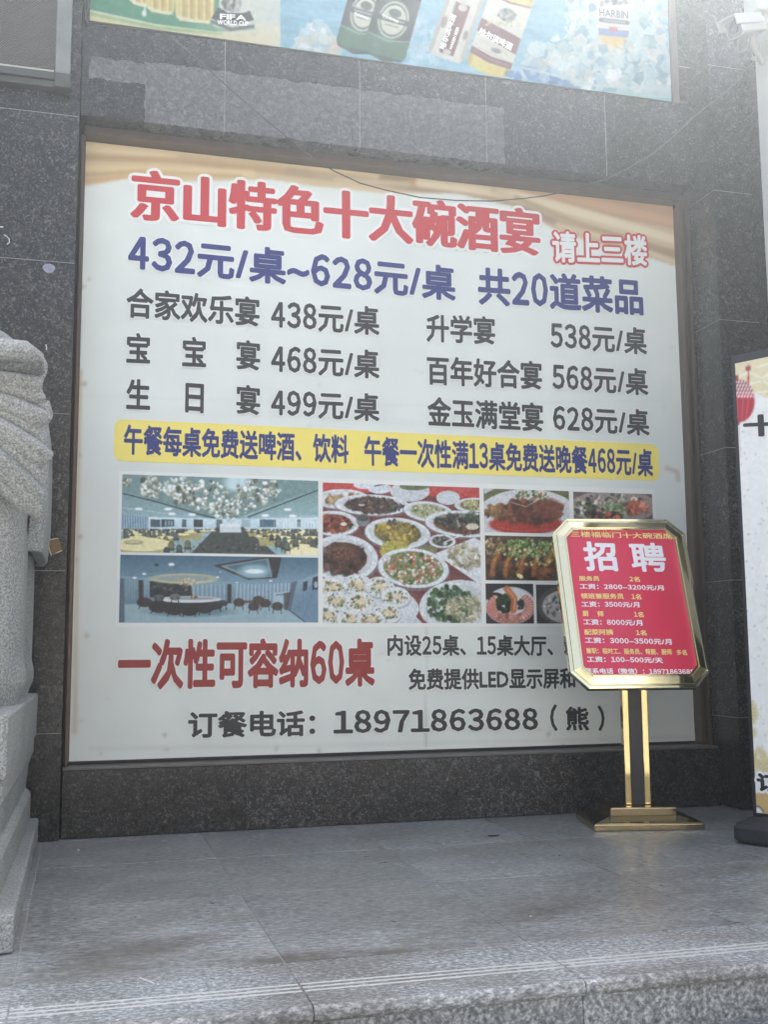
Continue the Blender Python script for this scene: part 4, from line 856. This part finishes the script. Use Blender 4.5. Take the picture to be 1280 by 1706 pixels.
p.grain(3, .012); p.scatter(160, 1270, 950, 50, 320, [(210, 212, 206), (216, 214, 204)], .8, 1.8, jit=4)
def gink(cx, cy, s_, a0):
    for k in range(9):
        a = a0+(-1.1+2.2*k/8); p.ell(cx+s_*.62*math.cos(a), cy+s_*.62*math.sin(a), s_*.5, s_*.17, (206, 194, 140), a, .9, 2)
    for k in range(9):
        a = a0+(-1.1+2.2*k/8); p.stroke([(cx, cy), (cx+s_*1.05*math.cos(a), cy+s_*1.05*math.sin(a))], 1.1, (240, 236, 214), .8, 1.1)
gink(1236, 1188, 26, -.2); gink(1248, 1220, 12, .5); gink(1256, 1288, 34, -.75); gink(1262, 1262, 16, -.4)
p.poly([(1255, 1322), (1330, 1316), (1420, 1334), (1560, 1330), (4000, 1700), (4000, 3000), (1255, 1500)], (206, 176, 120))
for k in range(9): p.stroke([(1290+k*70, 640-k*18), (1340+k*70, 600-k*22), (1400+k*74, 618-k*24)], 3.5, (242, 240, 222), .8, 2)
for k in range(5): gink(1330+k*66, 1290-(k % 2)*16, 30, -.9+.3*k); p.ell(1256, 1352, 14, 10, (236, 236, 232)); p.stroke([(1250, 1342), (1266, 1344), (1273, 1352)], 1.6, (70, 70, 76), .9, 1.2)
p.build('printed_panel', M_PHOTO, ds)
DPL = (BO2-DN*.0006, DD, np.array([0, 0, 1.0]), DN)
lettering('十', [(1239, 692), (1239, 729), (1300, 688), (1300, 726)], DPL, M_INK, ds, bx=.045, lift=.0004)
lettering('订', [(1262, 1288), (1262, 1318), (1300, 1290), (1300, 1322)], DPL, M_INK, ds, bx=.05, out=.012, out_mat=M_PWHITE, lift=.0004)

# ------------------------------------------------------------------ louvre unit, top left
vu = empty('vent_unit', (-.7, -.25, 3.76), 'grey metal framed vent box with perforated mesh on the left granite pillar', 'vent')
m = MB(); m.box(-.160, -.085, -.272, -.207, 3.83, 5.2); m.box(-1.4, -.160, -.272, -.207, 5.1, 5.2); m.build('frame', M_ZINC, vu, bevel=.004)
m = MB(); m.box(-1.4, -.161, -.284, -.207, 3.792, 3.832); m.box(-1.4, -.161, -.266, -.207, 3.757, 3.7915); m.box(-.1605, -.083, -.290, -.207, 3.752, 3.829); m.build('sill', M_ZINCD, vu, bevel=.004)
m = MB(); m.box(-1.4, -.166, -.279, -.268, 3.833, 3.842); m.build('bead', plain('pale_bead', (.42, .40, .34), .5, .2), vu)
q = N('perforated_mesh'); X = q.xyz()
vx = q.math('SINE', q.math('MULTIPLY', X[0], 2*math.pi/.0135)); vz = q.math('SINE', q.math('MULTIPLY', X[2], 2*math.pi/.0135))
hole = q.ramp(q.math('MULTIPLY', vx, vz), [(.0, .0), (.30, 1)])
q.set('Base Color', q.mix(hole, q.mix(q.noise(3, 3), (.095, .088, .078), (.15, .14, .12)), (.012, .012, .012))); q.set('Roughness', .6); q.bump(q.math('MULTIPLY', vx, vz), .6, .004)
m = MB(); m.box(-1.4, -.160, -.262, -.215, 3.845, 5.1); m.build('mesh', q.m, vu)

# ------------------------------------------------------------------ sagging cable
pts = [(140, -20), (141, 20), (147, 41), (200, 46), (252, 50), (270, 53), (290, 66), (330, 100), (400, 163), (480, 230), (520, 262), (555, 284), (600, 305), (640, 316), (700, 329), (760, 334), (820, 335), (870, 331), (910, 326), (960, 315), (1010, 299), (1050, 279), (1090, 255), (1120, 230), (1150, 201), (1175, 180), (1190, 169), (1212, 152), (1236, 126), (1262, 96)]
P = []
for k, q_ in enumerate(pts):
    t = k/(len(pts)-1); y = -.228 if q_[0] < 280 else -.228-(q_[0]-280)/(1262-280)*.66
    P.append(aty(q_, y))
m = MB(); m.tube(P, .0034, 8); tag(m.build('cable', M_CABLE, smooth=True), 'thin dark cable sagging across the granite band and the top of the banner', 'cable')
P = [aty(q_, -.23) for q_ in ((146, -20), (147, 10), (143, 24), (142, 34), (148, 41))]
m = MB(); m.tube(P, .0045, 8); tag(m.build('cable', M_CABLE, smooth=True), 'short cable hanging beside the left end of the beer poster', 'cable')

# ------------------------------------------------------------------ white pole with two cctv cameras
m = MB(); sq = [(3.545, -1.02), (3.70, -1.02), (3.70, -.87), (3.545, -.87)]
m.loops([[(x, y, .002) for x, y in sq], [(x, y, 5.6) for x, y in sq]]); tag(m.build('white_post', M_WPAINT, bevel=.012), 'white painted square post carrying the security cameras at the right edge', 'post')
def cctv(px, y, scale, ang, label):
    c = aty(px, y); d = Vector((math.cos(ang)*.93, math.sin(ang)*.93, -.36)).normalized(); d = np.array(d)
    t = empty('security_camera', tuple(c), label, 'camera', 'security cameras on the white post')
    side = np.cross(d, Z); side /= np.linalg.norm(side); up = np.cross(side, d)
    def sec(t_, hw, hh, r_=.35, n=5):
        o_ = []
        for cx, cy, a0 in ((1, 1, 0), (-1, 1, 90), (-1, -1, 180), (1, -1, 270)):
            for k in range(n): a = R(a0+90*k/(n-1)); o_.append(c+d*t_*scale+side*scale*(cx*hw*(1-r_)+hw*r_*math.cos(a))+up*scale*(cy*hh*(1-r_)+hh*r_*math.sin(a)))
        return o_
    m = MB(); m.loops([sec(-.26, .03, .03), sec(-.24, .048, .045), sec(-.02, .052, .05), sec(0, .050, .048)]); m.build('body', M_CAMW, t, smooth=False)
    m = MB(); m.loops([sec(.0005, .047, .045), sec(.004, .045, .043)]); m.build('front_glass', plain('cctv_face', (.07, .07, .11), .2), t)
    m = MB(); n = 18; rings = []
    for tt, rr in ((.0045, .030), (.014, .030), (.014, .022), (.006, .020)): rings.append([c+d*tt*scale+scale*rr*(side*math.cos(2*math.pi*k/n)+up*math.sin(2*math.pi*k/n)) for k in range(n)])
    m.loops(rings); m.build('lens', M_LENS, t)
    m = MB()   # sun hood: a thin roof with side cheeks
    for u0, u1, v0, v1 in ((-.060, .060, .0525, .058), (-.060, -.0535, .0, .0525), (.0535, .060, .0, .0525)):
        m.obox(c, d*scale, side*scale, up*scale, -.20, .055, u0, u1, v0, v1)
    m.build('hood', M_CAMW, t, bevel=.003)
    e = c-d*.16*scale-up*.05*scale
    m = MB(); m.tube([e, e-Z*.05*scale, np.array([3.53, -.95, e[2]-.09*scale]), np.array([3.543, -.95, e[2]-.09*scale])], .016*scale, 10); m.build('bracket', M_CAMW, t, smooth=True)
    return t
cctv((1224, 47), -1.10, .95, R(200), 'upper white security camera with a dark square face on the post')
cctv((1240, 74), -.98, .70, R(215), 'lower white security camera tucked under the bigger one')
m = MB(); m.box(3.47, 3.5445, -1.03, -.90, 4.30, 4.52); bx_ = m.build('junction_box', M_CAMW, bevel=.008); tag(bx_, 'white junction box on the post above the security cameras', 'box')

# ------------------------------------------------------------------ small things stuck to the left pillar
c = aty((92, 911), -.21)
pl_ = empty('brown_plate', tuple(c), 'small tilted brown plate with pale torn edges stuck on the left granite pillar', 'plate')
q_ = [aty(a, -.209) for a in ((78, 900), (98, 897), (103, 917), (85, 926))]
m = MB(); m.loops([[a+np.array([0, .003, 0]) for a in q_], [a-np.array([0, .004, 0]) for a in q_]]); m.build('board', M_CARD, pl_)
m = MB()
for i in (0, 2, 3):
    a, b = q_[i], q_[(i+1) % 4]; k = [a+(b-a)*t+np.array([random.uniform(-.001, .001), -.006, random.uniform(-.002, .002)]) for t in np.linspace(.0 if i else .02, .95 if i != 2 else .6, 6)]
    m.tube(k, [.0022, .003, .0018, .003, .0015, .002], 6)
m.build('torn_edge', M_CARDE, pl_)
c = aty((81, 447), -.2065); m = MB(); n = 22
ring = [c+np.array([.030*math.cos(a)*(1+.08*math.sin(3*a)), 0, .024*math.sin(a)]) for a in (2*math.pi*k/n for k in range(n))]
m.loops([ring, [a-np.array([0, .001, 0]) for a in ring]]); tag(m.build('round_sticker', M_STICK), 'faded round bluish sticker just under a joint of the left pillar', 'sticker')
m = MB()
m.tube([aty(a, -.207) for a in ((6, 391), (11, 394), (15, 399), (15, 404), (11, 407))], .0022, 6); m.tube([aty(a, -.207) for a in ((-6, 379), (0, 378), (5, 378))], .003, 6)
tag(m.build('chalk_mark', M_CHALK), 'curved white chalk scrawl at the left edge of the granite pillar', 'chalk mark')
m = MB(); m.tube([aty(a, -.207) for a in ((76, 574), (77, 579), (76.5, 583))], .0025, 6); tag(m.build('paint_fleck', M_CHALK), 'white paint fleck on the pillar just above the stone ear', 'fleck')

# ------------------------------------------------------------------ stone elephant on its carved pedestal
el = empty('stone_elephant', (-.55, -1.2, 0), 'pale grey granite elephant statue on a carved pedestal at the left edge', 'statue')
def floor_y(px): return ray(px, (0, 0, 0), (0, 0, 1))
m = MB(); m.box(-1.55, -.130, -2.21, -.215, .002, .115); m.build('base_slab', M_STATUE, el, bevel=.008)
def prect(xr, yf, z, xl=-1.42, yb=-.27, r_=.015): 
    xr0 = xr-.022
    return [(xl, yf, z), (xr0-r_, yf, z), (xr0, yf+r_, z), (xr, yb, z), (xl, yb, z)]
m = MB(); m.loops([prect(-.166, -2.09, .116), prect(-.166, -2.09, .235), prect(-.174, -2.075, .250), prect(-.190, -2.05, .265), prect(-.178, -2.06, .38), prect(-.160, -2.09, .43), prect(-.158, -2.09, .500)]); m.build('pedestal', M_STATUE, el, bevel=.006)
m = MB()   # carved swag and scrolled feet on the pedestal's front
for x in (-.33, -.62, -.91, -1.20):
    m.tube([(x-.13, -2.09, .45), (x-.07, -2.10, .38), (x, -2.105, .355), (x+.07, -2.10, .38), (x+.13, -2.09, .45)], [.02, .03, .036, .03, .02], 10)
for x in (-.255, -1.33):
    m.tube([(x, -2.08, .34), (x, -2.12, .28), (x, -2.15, .21), (x, -2.14, .155), (x, -2.10, .13)], [.035, .05, .058, .055, .03], 12)
    m.tube([(x-.06, -2.15, .165), (x+.055, -2.15, .165)], .036, 14)
m.build('carved_relief', M_STATUE, el, smooth=True)
m = MB(); m.loops([prect(-.150, -2.13, .503), prect(-.147, -2.13, .695), prect(-.152, -2.125, .702)]); m.build('pedestal_cap', M_STATUE, el, bevel=.010)
# body: rounded forms fused into one carved surface
bm = bmesh.new()
def blob(c_, r_, seg=24, sup=1.0):
    q = bmesh.ops.create_uvsphere(bm, u_segments=seg, v_segments=seg//2, radius=1)
    for v in q['verts']:
        n_ = v.co.normalized(); e = 2.0/sup
        k = (abs(n_.x)**e+abs(n_.y)**e+abs(n_.z)**e)**(-1/e) if sup != 1 else 1
        v.co = Vector((c_[0]+n_.x*k*r_[0], c_[1]+n_.y*k*r_[1], c_[2]+n_.z*k*r_[2]))
blob((-.72, -.92, 1.66), (.58, .70, .60), 32, .8)
for (x, y) in ((-.42, -1.30), (-1.02, -1.30), (-.42, -.62), (-1.02, -.62)):
    blob((x, y, 1.08), (.25, .33, .60), 32, .50); blob((x+.005, y-.01, .80), (.258, .345, .115), 28, .7); blob((x-.03, y-.02, 1.28), (.26, .34, .30), 24, .8)
blob((-.86, -1.80, 2.00), (.34, .38, .42), 28, .9); blob((-.86, -1.95, 2.28), (.24, .22, .20))
t_ = [(-.86, -2.1, 1.9), (-.87, -2.2, 1.7), (-.88, -2.22, 1.45), (-.88, -2.16, 1.2), (-.88, -2.06, 1.0), (-.87, -2.08, .86)]
for i in range(len(t_)-1):
    for k in range(4):
        f_ = k/4; c_ = [t_[i][j]*(1-f_)+t_[i+1][j]*f_ for j in range(3)]; r_ = .17-.02*(i+f_); blob(c_, (r_, r_, r_), 14)
me = bpy.data.meshes.new('body'); bm.to_mesh(me); bm.free(); ob = link('body', me, M_STATUE, el)
rm = ob.modifiers.new('fuse', 'REMESH'); rm.mode = 'VOXEL'; rm.voxel_size = .018; rm.use_smooth_shade = True
sm_ = ob.modifiers.new('soften', 'SMOOTH'); sm_.iterations = 3; sm_.factor = .5
# saddle cloth: a shell over the back with a straight hem
m = MB(); rings = []
for y, k in ((-1.16, .97), (-1.12, 1.0), (-.5, 1.0), (-.32, .97)):
    ring = []
    for a in np.linspace(0, math.pi, 25):
        ca, sa = math.cos(a), math.sin(a); ring.append((-.72+.615*k*np.sign(ca)*abs(ca)**.55, y, 1.62+.66*k*abs(sa)**.7))
    ring = [(ring[0][0]-.012, y, 1.30), (ring[0][0], y, 1.45)]+ring+[(ring[-1][0], y, 1.45), (ring[-1][0]+.012, y, 1.30)]
    ring += [(q[0]*1.0+(.05 if q[0] < -.72 else -.05), q[1], q[2]-.03 if q[2] > 1.62 else q[2]) for q in reversed(ring)]
    rings.append(ring)
m.loops(rings); m.build('saddle_cloth', M_STATUE, el, smooth=False, bevel=.008)
def ear(sx):
    out = [(-.62, 2.10), (-.46, 2.105), (-.304, 2.128), (-.212, 2.145), (-.165, 2.138), (-.136, 2.106), (-.138, 2.055), (-.156, 1.99), (-.128, 1.955), (-.104, 1.906), (-.116, 1.870), (-.152, 1.836), (-.138, 1.79), (-.108, 1.735), (-.110, 1.705), (-.154, 1.668), (-.136, 1.61), (-.134, 1.53), (-.136, 1.475), (-.16, 1.478), (-.20, 1.495), (-.25, 1.53), (-.285, 1.585), (-.33, 1.60), (-.42, 1.60), (-.56, 1.62), (-.68, 1.72)]
    pts_ = []
    for i in range(len(out)):
        a, b = np.array(out[i]), np.array(out[(i+1) % len(out)]); c0, d0 = np.array(out[i-1]), np.array(out[(i+2) % len(out)])
        for t in (0, .2, .4, .6, .8): pts_.append(.5*((2*a)+(-c0+b)*t+(2*c0-5*a+4*b-d0)*t*t+(-c0+3*a-3*b+d0)*t**3))
    H = np.array([-.60, 1.86]); n = len(pts_); vs, fs = [], []
    def yy(p_, f_):
        d_ = p_-H; an = math.atan2(d_[1], d_[0]); r_ = np.hypot(*d_)
        rim = math.exp(-((1-f_)/.10)**2)*max(0, math.sin(an*1.0+.15)) if an > .2 else 0
        F_ = p_-np.array([-.74, 2.02]); a2 = math.atan2(F_[1], F_[0])+.10*math.sin(5*p_[0]); q2 = np.hypot(*F_)
        t1 = (a2*4.6+.2) % 1.0; saw = t1 if t1 < .82 else (1-t1)/.18*.82
        t2 = (a2*13+.5) % 1.0
        fold = -.075*saw*min(1, q2/.35)-.016*abs(t2-.5)*min(1, q2/.5)
        return -1.33+.16*r_+.05*(r_/.5)**2-.035*rim*1.6+fold*min(1, (1-f_)*6+.45)+.03
    NR = 46
    for k in range(1, NR+1):
        f_ = k/NR
        for q in pts_: p_ = H+(q-H)*f_; vs.append((.044+(p_[0]-.044)*.868, yy(p_, f_)-.47, .9+(p_[1]-.9)*.868))
    vs.append((.044+(H[0]-.044)*.868, -1.80, .9+(H[1]-.9)*.868))
    for k in range(NR-1):
        for i in range(n): j = (i+1) % n; fs.append((k*n+i, k*n+j, (k+1)*n+j, (k+1)*n+i))
    for i in range(n): fs.append((len(vs)-1, (i+1) % n, i))
    if sx < 0: vs = [(-1.72-x, y, z) for x, y, z in vs]
    m = MB(); m.add(vs, fs); o = m.build('ear', M_STATUE, el, smooth=True)
    sd_ = o.modifiers.new('thick', 'SOLIDIFY'); sd_.thickness = .034; sd_.offset = 0
    bv = o.modifiers.new('edge', 'BEVEL'); bv.width = .012; bv.segments = 2; bv.limit_method = 'ANGLE'
    return o
ear(1); ear(-1)
m = MB(); m.tube([(.044+(x-.044)*.868, y-.47, .9+(z-.9)*.868) for x, y, z in ((-.60, -1.43, 2.08), (-.45, -1.42, 2.095), (-.304, -1.40, 2.10), (-.212, -1.37, 2.11), (-.165, -1.33, 2.095), (-.155, -1.28, 2.05))], [.04, .042, .042, .038, .03, .018], 12); m.build('ear_rim', M_STATUE, el, smooth=True)

# ------------------------------------------------------------------ litter on the platform
def fl(px): return ray(px, (0, 0, .002), (0, 0, 1))
m = MB(); m.tube([fl((232, 1629)), fl((257, 1639))], .0022, 6); tag(m.build('paper_stick', M_CHALK), 'thin white paper stick lying on the front of the platform', 'litter')
m = MB(); c = fl((823, 1393)); n = 9; ring = [c+np.array([.028*math.cos(a), .012*math.sin(a)*(1+.4*math.cos(2*a)), .001]) for a in (2*math.pi*k/n for k in range(n))]
m.loops([ring, [a*1.0+np.array([0, 0, .004]) for a in ring]]); tag(m.build('dry_leaf', M_LEAF), 'small dark dry leaf on the platform before the plinth', 'leaf')
for px, r_ in (((258, 1388), .009), ((739, 1406), .005), ((885, 1527), .004), ((109, 1384), .006), ((51, 1490), .004), ((130, 1417), .007)):
    bm = bmesh.new(); bmesh.ops.create_icosphere(bm, subdivisions=1, radius=r_)
    for v in bm.verts: v.co *= random.uniform(.7, 1.2); v.co.z *= .5
    bm.transform(Matrix.Translation(fl(px)+np.array([0, 0, r_*.3]))); me = bpy.data.meshes.new('paper_scrap'); bm.to_mesh(me); bm.free()
    tag(link('paper_scrap', me, M_CHALK), 'tiny pale crumb of litter on the grey platform', 'litter', 'crumbs of litter on the platform')

# ------------------------------------------------------------------ haze volume added to imitate veiling glare in the lens
GLARE_HAZE = 0.0105
if GLARE_HAZE:
    m = MB(); m.box(-60.5, 60.5, -70.5, 40.5, -2.0, 11.4); hz = m.build('glare_haze', None); hz['kind'] = 'stuff'
    hm = bpy.data.materials.new('glare_haze'); hm.use_nodes = True; t = hm.node_tree
    for n_ in list(t.nodes):
        if n_.type != 'OUTPUT_MATERIAL': t.nodes.remove(n_)
    v = t.nodes.new('ShaderNodeVolumePrincipled'); v.inputs['Density'].default_value = GLARE_HAZE; v.inputs['Color'].default_value = (.86, .94, .99, 1); v.inputs['Anisotropy'].default_value = .84
    t.links.new(v.outputs[0], [n_ for n_ in t.nodes if n_.type == 'OUTPUT_MATERIAL'][0].inputs['Volume'])
    hz.data.materials.append(hm)
